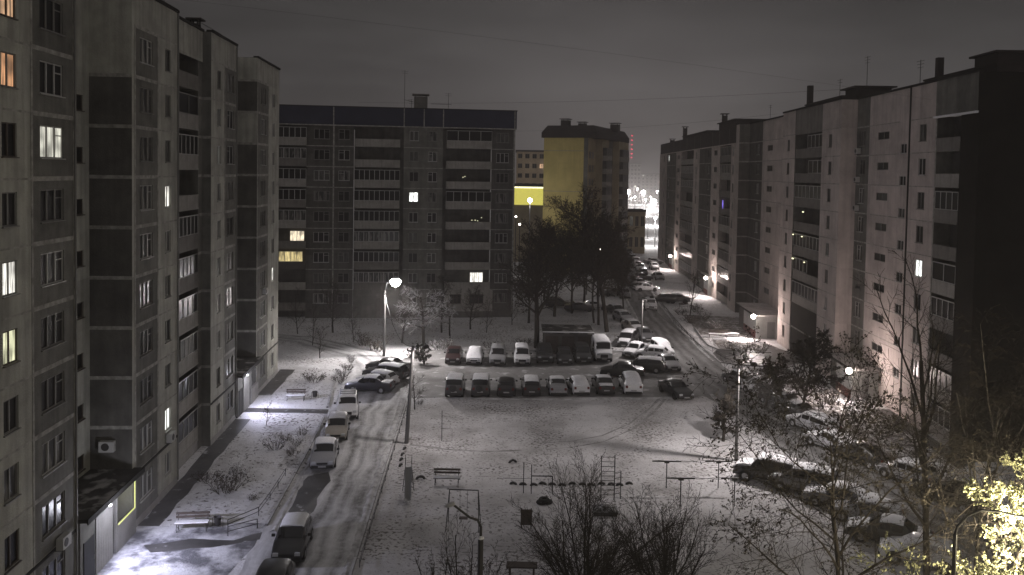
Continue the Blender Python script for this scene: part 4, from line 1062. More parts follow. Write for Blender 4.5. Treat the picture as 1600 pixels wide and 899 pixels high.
# ------------------------------------------------------------------ street lamps, poles, wires
def pole_mesh(r0, r1, h, n=8):
    a = MB(); a.path([(0, 0, 0), (0, 0, h * .5), (0, 0, h)], [r0, (r0 + r1) / 2, r1], n); return a
ml = gp(600, 557)
t = thing('street_lamp', 'glaring white street lamp on a pale concrete pole beside the frosted tree', 'street lamp', ml)
pole_mesh(0.17, 0.11, 7.3).build('pole', M['concrete'], t, True)
lp = yp(618, 440, ml.y) - ml
a = MB(); a.path([(0, 0, 7.1), (0.25, 0, lp.z - .15), (lp.x - 0.25, 0, lp.z + .12)], 0.04, 6); a.build('lamp_arm', M['metal'], t)
a = MB(); a.lathe([(0.02, 0.2), (0.3, 0.1), (0.36, 0.02), (0.33, 0.0)], 12, 0, Matrix.Translation((lp.x, 0, lp.z + 0.32))); a.build('lamp_shade', M['metal'], t, True)
a = MB(); a.lathe([(0, -.6), (.36, -.5), (.55, -.22), (.58, 0.04), (.42, .26), (0, .31)], 14, 0, Matrix.Translation((lp.x, 0, lp.z))); a.build('lamp_bulb', M['bulb'], t, True)  # globe oversized, the lamp's glare put into its shape
lamp(t, (lp.x, 0, lp.z - 0.8), 4600, (1.0, 0.935, 0.92), 0.3, 158, (.15, -.75, -1))
lamp(t, (lp.x, 0, lp.z - 0.1), 4000, (1.0, 0.965, 0.95), 0.4)
lampW = ml + Vector((0, 0, 7.0))
def bare_pole(px, pyb, pyt, label, m='concrete', r=0.16, lean=0.0, power=0):
    b = gp(px, pyb); h = yp(px, pyt, b.y).z
    t = thing('utility_pole', label, 'pole', b)
    a = MB(); a.path([(0, 0, 0), (lean * .5, 0, h * .5), (lean, 0, h)], [r, r * .85, r * .7], 8); a.build('pole', M[m], t, True)
    a = MB(); a.path([(lean - .45, 0, h - .35), (lean + .45, 0, h - .35)], 0.035, 5)
    for q in (-.42, .42): a.lathe([(.02, 0), (.05, .04), (.05, .12), (.02, .16)], 6, 0, Matrix.Translation((lean + q, 0, h - .33)))
    a.build('crossarm', M['dmetal'], t)
    if power:
        a = MB(); a.path([(lean, 0, h - .12), (lean + .5, -.15, h + .1), (lean + .95, -.3, h + .12)], .03, 5); a.build('lamp_arm', M['dmetal'], t)
        a = MB(); a.lathe([(.02, .12), (.16, .10), (.24, .0), (.26, -.14), (.24, -.14), (.2, .0), (.0, .06)], 12, 0, Matrix.Translation((lean + 1.0, -.32, h + .08))); a.build('lamp_shade', M['dmetal'], t, True)
        lamp(t, (lean + 1.0, -.32, h - .08), power, (1.0, .92, .90), .12, 164, (0, 0, -1))
    return b + Vector((lean, 0, h))
p2 = bare_pole(635, 693, 541, 'tall grey concrete pole between the snowy road and the playground', lean=0.42, power=700)
p3 = bare_pole(1150, 720, 568, 'dark slim pole standing at the playground edge by the leafy tree', 'concrete', 0.13, power=2000)
p4 = bare_pole(1002, 552, 464, 'thin pale pole among the parked cars by the street', 'concrete', 0.10, power=1200)
def cable(a, b, sag, label, r=0.02, n=14):
    m = MB(); pts = []
    for i in range(n + 1):
        t_ = i / n; p = a.lerp(b, t_); p = p - Vector((0, 0, 4 * sag * t_ * (1 - t_))); pts.append(p)
    m.path(pts, r, 4); return tag(m.build('overhead_cable', M['dmetal']), label, 'cable')
cable(lampW, p2, 1.6, 'sagging cable from the lit street lamp pole to the next grey pole', 0.035)
cable(p3, p4, 0.8, 'thin cable running from the dark slim pole to the pale pole by the cars', 0.015)
cable(yp(-60, -40, 38), yp(1660, 190, 75), -0.5, 'uppermost faint cable crossing the night sky above both blocks', 0.005, 30)
cable(yp(560, 160, 112), yp(1380, 136, 72), 0.6, 'faint cable strung from the blue attic roof to the right hand roofs', 0.009, 30)
cable(yp(800, 205, 116), yp(1215, 178, 98), 0.5, 'lowest faint cable over the yellow block and street', 0.009, 24)
# unlit lamp post with a curved arm, in front of the playground
lb = gp(759, 990); lb = Vector((xk(759) * 30, 30, 0))
t = thing('street_lamp', 'dark unlit street lamp with a curved arm over the swing', 'street lamp', lb)
hT = yp(759, 838, 30).z
pole_mesh(0.13, 0.10, hT).build('pole', M['dmetal'], t, True)
hd = yp(703, 789, 29.4) - lb
a = MB(); pts = [Vector((0, 0, hT - .05)), Vector((0.0, 0, hT + .35)), Vector((-.12, -.05, hT + .62)), Vector((-.4, -.15, hT + .75))]
pts.append(Vector((hd.x + .15, hd.y, hd.z - .02))); a.path(pts, [.055, .05, .048, .045, .04], 7); a.build('lamp_arm', M['dmetal'], t, True)
a = MB(); a.lathe([(0.0, -.20), (.07, -.14), (.095, 0), (.07, .16), (.0, .2)], 10, 0, Matrix.Translation(hd) @ Matrix.Rotation(rad(72), 4, 'Y')); a.build('lamp_head', M['frame_w'], t, True)
a = MB(); a.lathe([(.112, hT - .1), (.115, hT - .01), (0, hT + .03)], 8); a.build('snow_cap', M['snow'], t)
# lamp post by the yellow tree, its head just out of the picture
lb2 = Vector((xk(1512) * 24.0, 24.0, 0))
t = thing('street_lamp', 'dark lamp post with a bent arm in front of the yellow lit tree', 'street lamp', lb2)
hT = yp(1512, 835, 24).z
pole_mesh(0.085, 0.06, hT).build('pole', M['dmetal'], t, True)
e2 = yp(1618, 812, 24.2) - lb2
a = MB(); a.path([(0, 0, hT - .02), (.06, 0, hT + .22), (.35, 0, hT + .55), (.75, 0.02, hT + .72), (1.3, .1, hT + .66), (e2.x, e2.y, e2.z)], [.045, .04, .036, .034, .03, .03], 7); a.build('lamp_arm', M['dmetal'], t, True)
a = MB(); a.lathe([(0, -.16), (.14, -.1), (.17, 0), (.1, .12), (0, .15)], 10, 0, Matrix.Translation((e2.x + .16, e2.y, e2.z - .1))); a.build('lamp_bulb', M['bulb_warm'], t, True)
lamp(t, (e2.x + .16, e2.y + 0.2, e2.z - .45), 2200, (1.0, 0.88, 0.60), 0.3)
# lamps far down the street
for px_, py_, Y_, pw_, lab in ((982, 302, 470, 30000, 'distant bright street lamp left of the slope, under the pale tower'), (1005, 304, 480, 40000, 'brightest distant street lamp at the end of the street'),
                          (1021, 321, 330, 22000, 'glaring distant street lamp at the block end on the right'), (828, 317, 165, 250, 'distant lamp glowing in front of the yellow shop front'),
                          (992, 309, 440, 8000, 'small distant lamp between the two brightest ones'), (1009, 313, 410, 8000, 'low distant lamp beside the street bend'),
                          (1013, 332, 265, 5000, 'distant lamp above the parked cars of the far street'), (1024, 343, 235, 4000, 'distant lamp close to the far end of the right hand block'), (1000, 352, 235, 2500, 'dim lamp beside the low brick house'),
                          (978, 318, 420, 5000, 'leftmost of the low distant lamps, just over the brick house roof'), (1027, 300, 520, 9000, 'high distant lamp at the block end on the right'), (996, 296, 560, 9000, 'faint lamp highest on the far slope'), (986, 311, 500, 6000, 'faint low lamp right of the brick house chimney line'), (1017, 309, 560, 6000, 'faint lamp between the brightest and the glaring ones')):
    p = yp(px_, py_, Y_)
    t = thing('street_lamp', lab, 'street lamp', (p.x, p.y, 0))
    pole_mesh(.15, .1, p.z).build('pole', M['metal'], t, True)
    rr = {1021: 1.3, 1005: 1.2, 982: 1.0, 828: .45}.get(px_, .4)  # largest globes carry the far lamps' glare in their size
    a = MB(); a.lathe([(0, -rr), (rr * .7, -rr * .7), (rr, 0), (rr * .7, rr * .7), (0, rr)], 10, 0, Matrix.Translation((0, 0, p.z + rr))); a.build('lamp_bulb', M['bulb'], t, True)
    lamp(t, (0, 0, p.z - .5), pw_, (1, 0.96, 0.94), .4)
for px_, py_, Y_ in ((872, 334, 182), (918, 374, 140), (937, 391, 128), (812, 352, 160), (806, 340, 170)):
    p = yp(px_, py_, Y_)
    t = thing('street_lamp', 'tiny white light glinting through the dark trees', 'street lamp', (p.x, p.y, 0), 0, 'lights glinting through the trees')
    pole_mesh(.1, .08, p.z).build('pole', M['dmetal'], t)
    a = MB(); a.lathe([(0, -.2), (.2, 0), (0, .2)], 8, 0, Matrix.Translation((0, 0, p.z + .15))); a.build('lamp_bulb', M['bulb_pink'], t)

# ------------------------------------------------------------------ vehicles
def paint(name, c, rough=0.35):
    m = mat(name, c, rough, 0.5)
    m.node_tree.nodes['Principled BSDF'].inputs['Coat Weight'].default_value = 0.5
    m.node_tree.nodes['Principled BSDF'].inputs['Coat Roughness'].default_value = 0.12
    return m
P = {'black': paint('paint_black', (0.010, 0.010, 0.011)), 'dark': paint('paint_dark', (0.016, 0.016, 0.017)), 'grey': paint('paint_grey', (0.10, 0.10, 0.105)),
     'silver': paint('paint_silver', (0.25, 0.25, 0.26)), 'white': paint('paint_white', (0.62, 0.62, 0.63)), 'red': paint('paint_red', (0.022, 0.006, 0.006)),
     'blue': paint('paint_blue', (0.012, 0.0125, 0.020)), 'beige': paint('paint_beige', (0.24, 0.22, 0.19)), 'green': paint('paint_green', (0.02, 0.03, 0.025))}
STY = {  # L, W, belt/roof stations (x, width, belt, roof)
    'sedan': (4.4, 1.72, [(0, .78, .60), (.025, .92, .68), (.12, .98, .80), (.27, 1, .90), (.41, 1, .93, 1.35), (.54, 1, .94, 1.43), (.68, 1, .95, 1.39), (.83, .98, .97), (.965, .93, .92), (1, .82, .80)]),
    'hatchback': (3.95, 1.68, [(0, .78, .60), (.025, .92, .68), (.12, .98, .82), (.26, 1, .92), (.41, 1, .95, 1.40), (.58, 1, .96, 1.47), (.85, .99, .99, 1.38), (.965, .95, .97), (1, .86, .82)]),
    'estate': (4.5, 1.72, [(0, .78, .60), (.025, .92, .68), (.12, .98, .80), (.26, 1, .90), (.39, 1, .93, 1.38), (.58, 1, .95, 1.47), (.91, .98, .97, 1.40), (.98, .95, .95), (1, .88, .82)]),
    'suv': (4.3, 1.82, [(0, .82, .75), (.025, .93, .88), (.12, .98, 1.02), (.27, 1, 1.08), (.38, 1, 1.10, 1.62), (.58, 1, 1.11, 1.70), (.90, .98, 1.12, 1.64), (.975, .96, 1.08), (1, .9, .95)]),
    'jeep': (3.75, 1.66, [(0, .86, .88), (.02, .95, .96), (.10, .98, 1.02), (.30, 1, 1.05), (.35, 1, 1.07, 1.72), (.60, 1, 1.08, 1.78), (.97, .98, 1.08, 1.74), (.995, .97, 1.06), (1, .95, 1.0)]),
    'minivan': (4.35, 1.78, [(0, .80, .68), (.025, .93, .78), (.10, .98, .92), (.19, 1, 1.0), (.36, 1, 1.02, 1.62), (.58, 1, 1.04, 1.72), (.93, .98, 1.05, 1.64), (.985, .96, 1.02), (1, .9, .9)]),
    'van': (5.1, 1.96, [(0, .84, .85), (.02, .94, 1.0), (.09, .98, 1.15), (.16, 1, 1.25), (.25, 1, 1.28, 2.05), (.5, 1, 1.3, 2.22), (.97, .99, 1.3, 2.18), (.995, .98, 1.26), (1, .96, 1.1)]),
}
_cc = {}
def car_rings(style):
    Ln, W, st = STY[style]
    rings = []
    for s in st:
        x = Ln / 2 - s[0] * Ln; w = W / 2 * s[1]; zb = s[2]; zr = s[3] if len(s) > 3 else None
        zs = 0.24 if style not in ('suv', 'jeep', 'van') else 0.34
        if zr:
            k = 0.80 if style not in ('van', 'jeep') else 0.90
            half = [(w * .92, zs), (w, zs + .16), (w, zb - .12), (w * .96, zb), (w * k, zr - .07), (w * k * .82, zr), (0, zr + .025)]
        else:
            half = [(w * .92, zs), (w, zs + .16), (w, max(zs + .2, zb - .12)), (w * .96, zb - .01), (w * .80, zb + .015), (w * .5, zb + .03), (0, zb + .04)]
        rings.append([Vector((x, -y, z)) for y, z in half] + [Vector((x, y, z)) for y, z in reversed(half[:-1])])
    return Ln, W, st, rings
def car_meshes(style):
    if style in _cc: return _cc[style]
    Ln, W, st, R_ = car_rings(style)
    d = {}
    a = MB(); n = len(R_)
    for r in R_: a.v.extend([tuple(v) for v in r])
    for i in range(n - 1):
        for j in range(13):
            j2 = (j + 1) % 13
            a.f.append((i * 13 + j, i * 13 + j2, (i + 1) * 13 + j2, (i + 1) * 13 + j)); a.m.append(0)
    a.f.append(tuple(reversed(range(13)))); a.m.append(0)
    a.f.append(tuple((n - 1) * 13 + j for j in range(13))); a.m.append(0)
    big = style in ('suv', 'jeep', 'van'); wr = 0.36 if big else 0.31
    zs = 0.34 if big else 0.24
    hw = W / 2
    x1, x2 = Ln / 2, -Ln / 2
    zf = st[1][2]
    a.box(x1 - .06, x1 + .03, -hw * .84, hw * .84, zs + .0, zs + .20, 1)      # bumpers, grille, sills
    a.box(x2 - .03, x2 + .06, -hw * .86, hw * .86, zs + .0, zs + .20, 1)
    a.box(x1 - .08, x1 + .012, -hw * .42, hw * .42, zs + .24, zf - .06, 1)
    for sy in (-1, 1):
        for xf in (.19, .80):
            Mx = Matrix.Translation((x1 - xf * Ln, sy * (hw + .004), wr)) @ Matrix.Rotation(rad(-90 * sy), 4, 'X')
            a.lathe([(0, 0), (wr + .07, 0)], 16, 1, Mx)
        a.box(-Ln * .2, Ln * .2, sy * hw - .02 if sy > 0 else -hw - .012, hw + .012 if sy > 0 else -hw + .02, zs + .16, zs + .21, 1)
        for xf in (.47, .62):
            a.box(x1 - xf * Ln - .09, x1 - xf * Ln + .09, sy * (hw + .006) - .012, sy * (hw + .006) + .012, st[4][2] - .19, st[4][2] - .155, 1)
    if style == 'jeep':
        a.lathe([(.0, .16), (.14, .16), (.3, .13), (.34, 0), (.3, -.02)], 16, 1, Matrix.Translation((x2 - .02, .1, .95)) @ Matrix.Rotation(rad(-90), 4, 'Y'))
    d['body'] = a.mesh('body', [P['grey'], M['trim']], True, 32)
    cab = [i for i, s in enumerate(st) if len(s) > 3]
    def glasspane(i0, i1, t0, t1, name):
        g = MB()
        for t in (t0, t1):
            for j in range(4, 9):
                p = R_[i0][j].lerp(R_[i1][j], t); p.y *= .93
                g.v.append(tuple(p + Vector(((.5 if i0 < i1 else -.5) * (1 if i0 < i1 else 1) * .02, 0, .016))))
        for q in range(4):
            f = (q, q + 1, 6 + q, 5 + q)
            g.f.append(f if i0 > i1 else tuple(reversed(f))); g.m.append(0)
        return g.mesh(name, M['carglass'], True, 60)
    d['windscreen'] = glasspane(cab[0] - 1, cab[0], .12, .93, 'windscreen')
    d['rear_window'] = glasspane(cab[-1] + 1, cab[-1], .25, .93, 'rear_window')
    for sy, nm in ((0, 'sl'), (1, 'sr')):
        g = MB()
        for i in range(cab[0], cab[-1]):
            if style == 'van' and i > cab[0]: break
            js = (3, 4) if sy == 0 else (9, 8)
            A0, A1, B0, B1 = R_[i][js[0]], R_[i][js[1]], R_[i + 1][js[0]], R_[i + 1][js[1]]
            ua, ub = .05, .95
            off = Vector((0, -.014 if sy == 0 else .014, .004))
            q = [A0.lerp(B0, ua).lerp(A1.lerp(B1, ua), .1), A0.lerp(B0, ub).lerp(A1.lerp(B1, ub), .1), A0.lerp(B0, ub).lerp(A1.lerp(B1, ub), .88), A0.lerp(B0, ua).lerp(A1.lerp(B1, ua), .88)]
            g.quad(*[v + off for v in (q if sy else q[::-1])])
        i = cab[0]                                            # quarter light behind the windscreen pillar
        js = (3, 4) if sy == 0 else (9, 8)
        A0, A1, C0 = R_[i][js[0]], R_[i][js[1]], R_[i - 1][js[0]]
        off = Vector((0, -.014 if sy == 0 else .014, .01))
        tri = [A0.lerp(C0, .06) + (A1 - A0) * .1, A0.lerp(C0, .62) + (A1 - A0) * .07, A0.lerp(A1, .8).lerp(C0, .10)]
        if sy == 0: tri.reverse()
        g.add([v + off for v in tri], [(0, 1, 2)])
        d[nm] = g.mesh('side_window', M['carglass'])
    g = MB(); Mx = Matrix.Rotation(rad(90), 4, 'X')
    g.lathe([(wr * .55, .10), (wr * .93, .10), (wr, .06), (wr, -.10), (wr * .93, -.11), (wr * .55, -.11)], 16, 0, Mx); d['tyre'] = g.mesh('wheel', M['rubber'], True)
    g = MB(); g.lathe([(0, -.105), (wr * .5, -.095), (wr * .62, -.112), (wr * .62, .1), (wr * .5, .085), (0, .095)], 10, 0, Mx); d['rim'] = g.mesh('rim', M['rim'])
    g = MB(); g.bbox(-.09, .02, -hw * .17, hw * .17, -.085, .085, .03); d['head'] = g.mesh('headlight', M['headlamp'])
    g = MB(); g.bbox(-.03, .06, -hw * .12, hw * .12, -.11, .11, .03); d['tail'] = g.mesh('tail_light', M['taillamp'])
    g = MB(); g.box(-.012, .012, -.26, .26, -.055, .055); d['plate'] = g.mesh('number_plate', M['plate'])
    g = MB(); g.bbox(-.05, .05, -.09, .09, -.07, .07, .02); d['mirror'] = g.mesh('mirror', M['trim'])
    d['geo'] = (Ln, hw, wr, zf, zs, st, cab, R_)
    _cc[style] = d
    return d
def snow_mesh(style, mode):
    key = (style, mode)
    if key in _cc: return _cc[key]
    d = car_meshes(style); Ln, hw, wr, zf, zs, st, cab, R_ = d['geo']
    g = MB(); rr = random.Random(len(style) * 7 + len(mode))
    def patch(i0, i1, ta=0.0, tb=1.0, th=.06, shrink=.96):
        rows = []
        n = 0
        for i in range(i0, i1 + 1):
            ring = [v.copy() for v in R_[i][3:10]] if mode == 'full' else [v.copy() for v in R_[i][4:9]]
            if i == i0 and ta: ring = [R_[i][j].lerp(R_[i + 1][j], ta) for j in (range(3, 10) if mode == 'full' else range(4, 9))]
            if i == i1 and tb < 1: ring = [R_[i - 1][j].lerp(R_[i][j], tb) for j in (range(3, 10) if mode == 'full' else range(4, 9))]
            for v in ring: v.y *= shrink
            rows.append(ring)
        k = len(rows[0]); b = len(g.v); m = len(rows)
        for lvl in (0, 1):
            for r_ in rows:
                for q, v in enumerate(r_):
                    e = th * (0.75 + rr.random() * .5) if lvl else 0.004
                    ins = (.97 if lvl else 1.0)
                    g.v.append((v.x, v.y * ins, v.z + e))
        T = b + m * k
        for i in range(m - 1):
            for q in range(k - 1):
                g.f.append((T + i * k + q, T + i * k + q + 1, T + (i + 1) * k + q + 1, T + (i + 1) * k + q)); g.m.append(0)
        edge = [i * k for i in range(m)] + [(m - 1) * k + q for q in range(1, k)] + [i * k + k - 1 for i in range(m - 2, -1, -1)] + [q for q in range(k - 2, 0, -1)]
        for i in range(len(edge)):
            u, v = edge[i], edge[(i + 1) % len(edge)]
            g.f.append((b + u, b + v, T + v, T + u)); g.m.append(0)
    if mode == 'roof': patch(cab[0], cab[-1])
    elif mode == 'hood':
        patch(cab[0], cab[-1]); patch(1, cab[0] - 1)
        if len(st) - 1 - cab[-1] > 2: patch(cab[-1] + 1, len(st) - 2)
    elif mode == 'half':
        patch(cab[0], cab[-1]); patch(cab[-1], len(st) - 2, 0.0, 1.0)
    else: patch(1, len(st) - 2, th=.08)
    _cc[key] = g.mesh('snow_cover', M['car_snow'], True, 60)
    return _cc[key]
CARN = {'sedan': 'parked_car', 'hatchback': 'parked_car', 'estate': 'parked_car', 'suv': 'parked_suv', 'jeep': 'parked_suv', 'minivan': 'parked_minivan', 'van': 'parked_van'}
def car(style, col, px, py, head, near, label, snow=None, group=None, lod=0, rack=False, on=False, pos=None):
    d = car_meshes(style); Ln, hw, wr, zf, zs, st, cab, R_ = d['geo']
    p = gp(px, py) if pos is None else Vector((*pos, 0))
    dr = Vector((math.cos(rad(head)), math.sin(rad(head)), 0))
    c = p + dr * (Ln / 2 * {'f': -1, 'r': 1, 'c': 0}[near])
    t = thing(CARN[style], label, {'parked_car': 'car', 'parked_suv': 'suv', 'parked_minivan': 'minivan', 'parked_van': 'van'}[CARN[style]], (c.x, c.y, 0.022), rad(head), group)
    b = link('body', d['body'], t); b.material_slots[0].link = 'OBJECT'; b.material_slots[0].material = P[col]
    frosted = snow == 'frost'
    for nm, k in (('windscreen', 'windscreen'), ('rear_window', 'rear_window'), ('side_window', 'sl'), ('side_window', 'sr')):
        if snow == 'full' and nm != 'side_window': continue
        o = link(nm, d[k], t)
        if frosted or (snow in ('half',) and nm == 'rear_window'):
            o.material_slots[0].link = 'OBJECT'; o.material_slots[0].material = M['frost']
    for sy in (-1, 1):
        for xf in (.19, .80):
            w = link('wheel', d['tyre'], t, (Ln / 2 - xf * Ln, sy * (hw - .09), wr))
            if not lod: link('rim', d['rim'], w)
    if lod < 2:
        for sy in (-1, 1):
            o = link('headlight', d['head'], t, (Ln / 2 + .0, sy * hw * .66, zf - .06))
            if on: o.material_slots[0].link = 'OBJECT'; o.material_slots[0].material = M['headlamp_on']
            link('tail_light', d['tail'], t, (-Ln / 2 - .012, sy * hw * .72, st[-2][2] - .14))
            link('mirror', d['mirror'], t, (R_[cab[0]][3].x + .12, sy * (hw + .10), st[cab[0]][2] + .06))
    if not lod:
        link('number_plate', d['plate'], t, (Ln / 2 + .04, 0, zs + .12)); link('number_plate', d['plate'], t, (-Ln / 2 - .045, 0, zs + .3))
    if rack:
        a = MB(); zr = st[cab[1]][3]
        for sy in (-1, 1): a.path([(R_[cab[0]][3].x - .2, sy * hw * .66, zr + .1), (R_[cab[-1]][3].x + .1, sy * hw * .66, zr + .1)], .025, 5)
        for f in (.2, .5, .8): xx = R_[cab[0]][3].x * (1 - f) + R_[cab[-1]][3].x * f; a.path([(xx, -hw * .66, zr + .1), (xx, hw * .66, zr + .1)], .022, 5)
        a.build('roof_rack', M['trim'], t)
    if snow and snow != 'frost': link('snow_cover', snow_mesh(style, snow), t)
    return t
GL, GA, GB, GS, GR = 'cars along the left road', 'cars in the far parking row', 'cars in the near parking row', 'cars along the right hand street', 'cars under the dark trees at lower right'
car('hatchback', 'black', 408, 975, -86, 'f', 'black car cut off at the picture bottom, its roof bare of snow', None, GL)
car('hatchback', 'black', 447, 886, -85, 'f', 'dark car with a snowy roof alone at the near end of the left road', 'roof', GL)
car('sedan', 'silver', 503, 738, -82, 'f', 'silver sedan with snowy roof, nearest of the close file of pale cars', 'roof', GL)
car('hatchback', 'beige', 524, 693, -82, 'f', 'dull beige car with white roof tucked behind the silver sedan', 'roof', GL)
car('suv', 'white', 542, 660, -80, 'f', 'white off road car with a roof rack at the head of the file', 'roof', GL, rack=True)
car('sedan', 'blue', 578, 611, 172, 'c', 'dark blue car parked crosswise on the left side of the road', 'hood', GL, pos=None)
car('hatchback', 'white', 590, 603, 158, 'c', 'white hatchback parked crosswise between the dark blue and dark cars', 'roof', GL)
car('estate', 'dark', 603, 591, 160, 'c', 'long dark estate with white windscreen parked crosswise under the lamp', 'roof', GL)
car('sedan', 'black', 606, 581, 160, 'c', 'black sedan farthest of the crosswise cars under the lamp', None, GL)
# far row, fronts towards us
for a_ in (('hatchback', 'red', 707, 571, -90, 'f', 'dark red hatchback at the left end of the far parking row', None),
           ('sedan', 'white', 740, 572, -91, 'f', 'white car wholly covered by snow, second in the far row', 'full'),
           ('minivan', 'silver', 777, 573, -90, 'f', 'silver minivan next to the snow covered white car', None),
           ('minivan', 'white', 816, 573, -89, 'f', 'pale minivan with dark windscreen in the middle of the far row', 'roof'),
           ('suv', 'dark', 852, 571, -90, 'f', 'dark off road car by the thick tree trunk, snow beside it', None),
           ('hatchback', 'black', 883, 572, -90, 'f', 'black hatchback in front of the flat roofed shed', None),
           ('minivan', 'dark', 912, 570, -90, 'f', 'dark minivan between the black hatchback and tall white van', None)):
    car(*a_, group=GA)
car('van', 'white', 944, 568, -88, 'f', 'tall white van dusted with snow at the right end of the far row', 'hood', GA)
# near row, tails towards us
for a_ in (('jeep', 'dark', 709, 624, 90, 'r', 'dark off road car with a spare wheel on its back door', 'hood'),
           ('jeep', 'black', 750, 624, 90, 'r', 'tall black off road car with a thick white snow roof', 'roof'),
           ('hatchback', 'black', 791, 623, 90, 'r', 'small black hatchback right of the snow roofed off road car', None),
           ('estate', 'dark', 831, 622, 91, 'r', 'dark estate with snow on its roof in the near row', 'roof'),
           ('sedan', 'silver', 873, 622, 92, 'r', 'silver sedan seen from behind in the middle of the near row', 'roof'),
           ('hatchback', 'white', 909, 621, 96, 'r', 'snow covered pale hatchback standing slightly askew in the near row', 'full'),
           ('sedan', 'black', 948, 620, 93, 'r', 'black sedan between the two snow covered pale cars', 'hood'),
           ('minivan', 'white', 990, 620, 90, 'r', 'pale minivan with snowed rear window at the right end of the near row', 'full')):
    car(*a_, group=GB)
car('sedan', 'black', 972, 588, 172, 'c', 'black sedan standing sideways in the lane between the rows', None, GA)
car('estate', 'black', 1005, 580, 168, 'c', 'black estate with a snowy roof edge standing sideways behind the black sedan', 'roof', GA)
car('sedan', 'silver', 981, 561, -120, 'f', 'silver snow topped sedan in the corner beside the white van', 'hood', GA)
car('hatchback', 'white', 1019, 561, 160, 'c', 'white topped hatchback behind the pale pole', 'hood', GA)
car('minivan', 'white', 1044, 563, -82, 'f', 'big white snow covered minivan blazing bright by the street', 'full', GS)
car('sedan', 'silver', 1054, 583, -80, 'f', 'silver sedan parked in front of the bright snow covered minivan', None, GS)
car('sedan', 'black', 1073, 628, -74, 'f', 'black sedan standing alone on the snow at the lot corner', None, GB)
car('sedan', 'grey', 1013, 536, -84, 'f', 'grey sedan waiting on the street beside the pale pole', None, GS)
car('minivan', 'dark', 974, 545, -110, 'f', 'dark minivan left of the pale pole, between snowy cars', 'hood', GS)
# street cars farther off
far = [('sedan', 'beige', 988, 517, -75, 'beige snow dusted sedan third up the left kerb of the street', 'hood'), ('hatchback', 'silver', 973, 502, -72, 'silver car with snowy roof second up the left kerb', 'roof'),
       ('sedan', 'dark', 962, 491, -70, 'dark car by the tall tree trunks, farthest up the near kerb line', 'roof'), ('suv', 'white', 1016, 484, -95, 'white off road car standing in the street near the junction', 'roof'),
       ('estate', 'black', 1037, 473, 175, 'black estate parked across the side bay, right of the white off road car', None), ('sedan', 'grey', 1056, 473, 178, 'grey sedan beside the black estate in the side bay', 'roof'),
       ('sedan', 'white', 1009, 455, 10, 'white car crossing the street with its headlights lit', None), ('sedan', 'dark', 999, 447, 12, 'dark car just behind the one with lit headlights', 'roof'),
       ('sedan', 'black', 1002, 438, 8, 'black car farther behind the one with lit headlights', None), ('sedan', 'silver', 1028, 437, -85, 'silver car coming down the right side of the street', 'roof'),
       ('hatchback', 'white', 1022, 421, -88, 'pale hatchback below the distant porch lamp', 'hood'), ('sedan', 'grey', 1021, 413, 2, 'grey car parked across below the distant porch lamp', 'hood')]
for q in far: car(q[0], q[1], q[2], q[3], q[4], 'c', q[5], q[6], GS, 1, on='lit' in q[5] and 'white car crossing' in q[5])
rr_ = random.Random(4)
for i in range(46):
    Y_ = (168 + (i // 2) * 7.0 if i % 2 else 138 + (i // 2) * 8.0) + rr_.uniform(-1, 1)
    cxs = [q for q in street_cl if q[1] <= Y_][-1]; nx = [q for q in street_cl if q[1] > Y_][0]
    tt = (Y_ - cxs[1]) / (nx[1] - cxs[1]); X_ = cxs[0] * (1 - tt) + nx[0] * tt + (-2.6, 2.7)[i % 2] + rr_.uniform(-.3, .3)
    car(('sedan', 'hatchback', 'suv', 'minivan')[rr_.randrange(4)], ('dark', 'white', 'grey', 'silver', 'black')[rr_.randrange(5)], 0, 0, 90 + rr_.uniform(-8, 2), 'c',
        'distant car lost in the double line of cars along the far street', ('hood', 'roof', None, 'roof')[rr_.randrange(4)], 'distant cars along the far street', 2, pos=(X_, Y_))
for q in (('sedan', 'dark', 905, 486, 5, 'dark car glimpsed under the trees, left of the snowy one', 'roof'), ('sedan', 'white', 927, 484, 8, 'snowy car glimpsed between the tree trunks', 'hood'),
          ('hatchback', 'dark', 872, 480, 0, 'dark car deepest under the trees', None), ('sedan', 'grey', 958, 462, 20, 'grey car parked by the bushes beside the street', 'hood')):
    car(q[0], q[1], q[2], q[3], q[4], 'c', q[5], q[6], 'cars under the trees in the middle', 1)
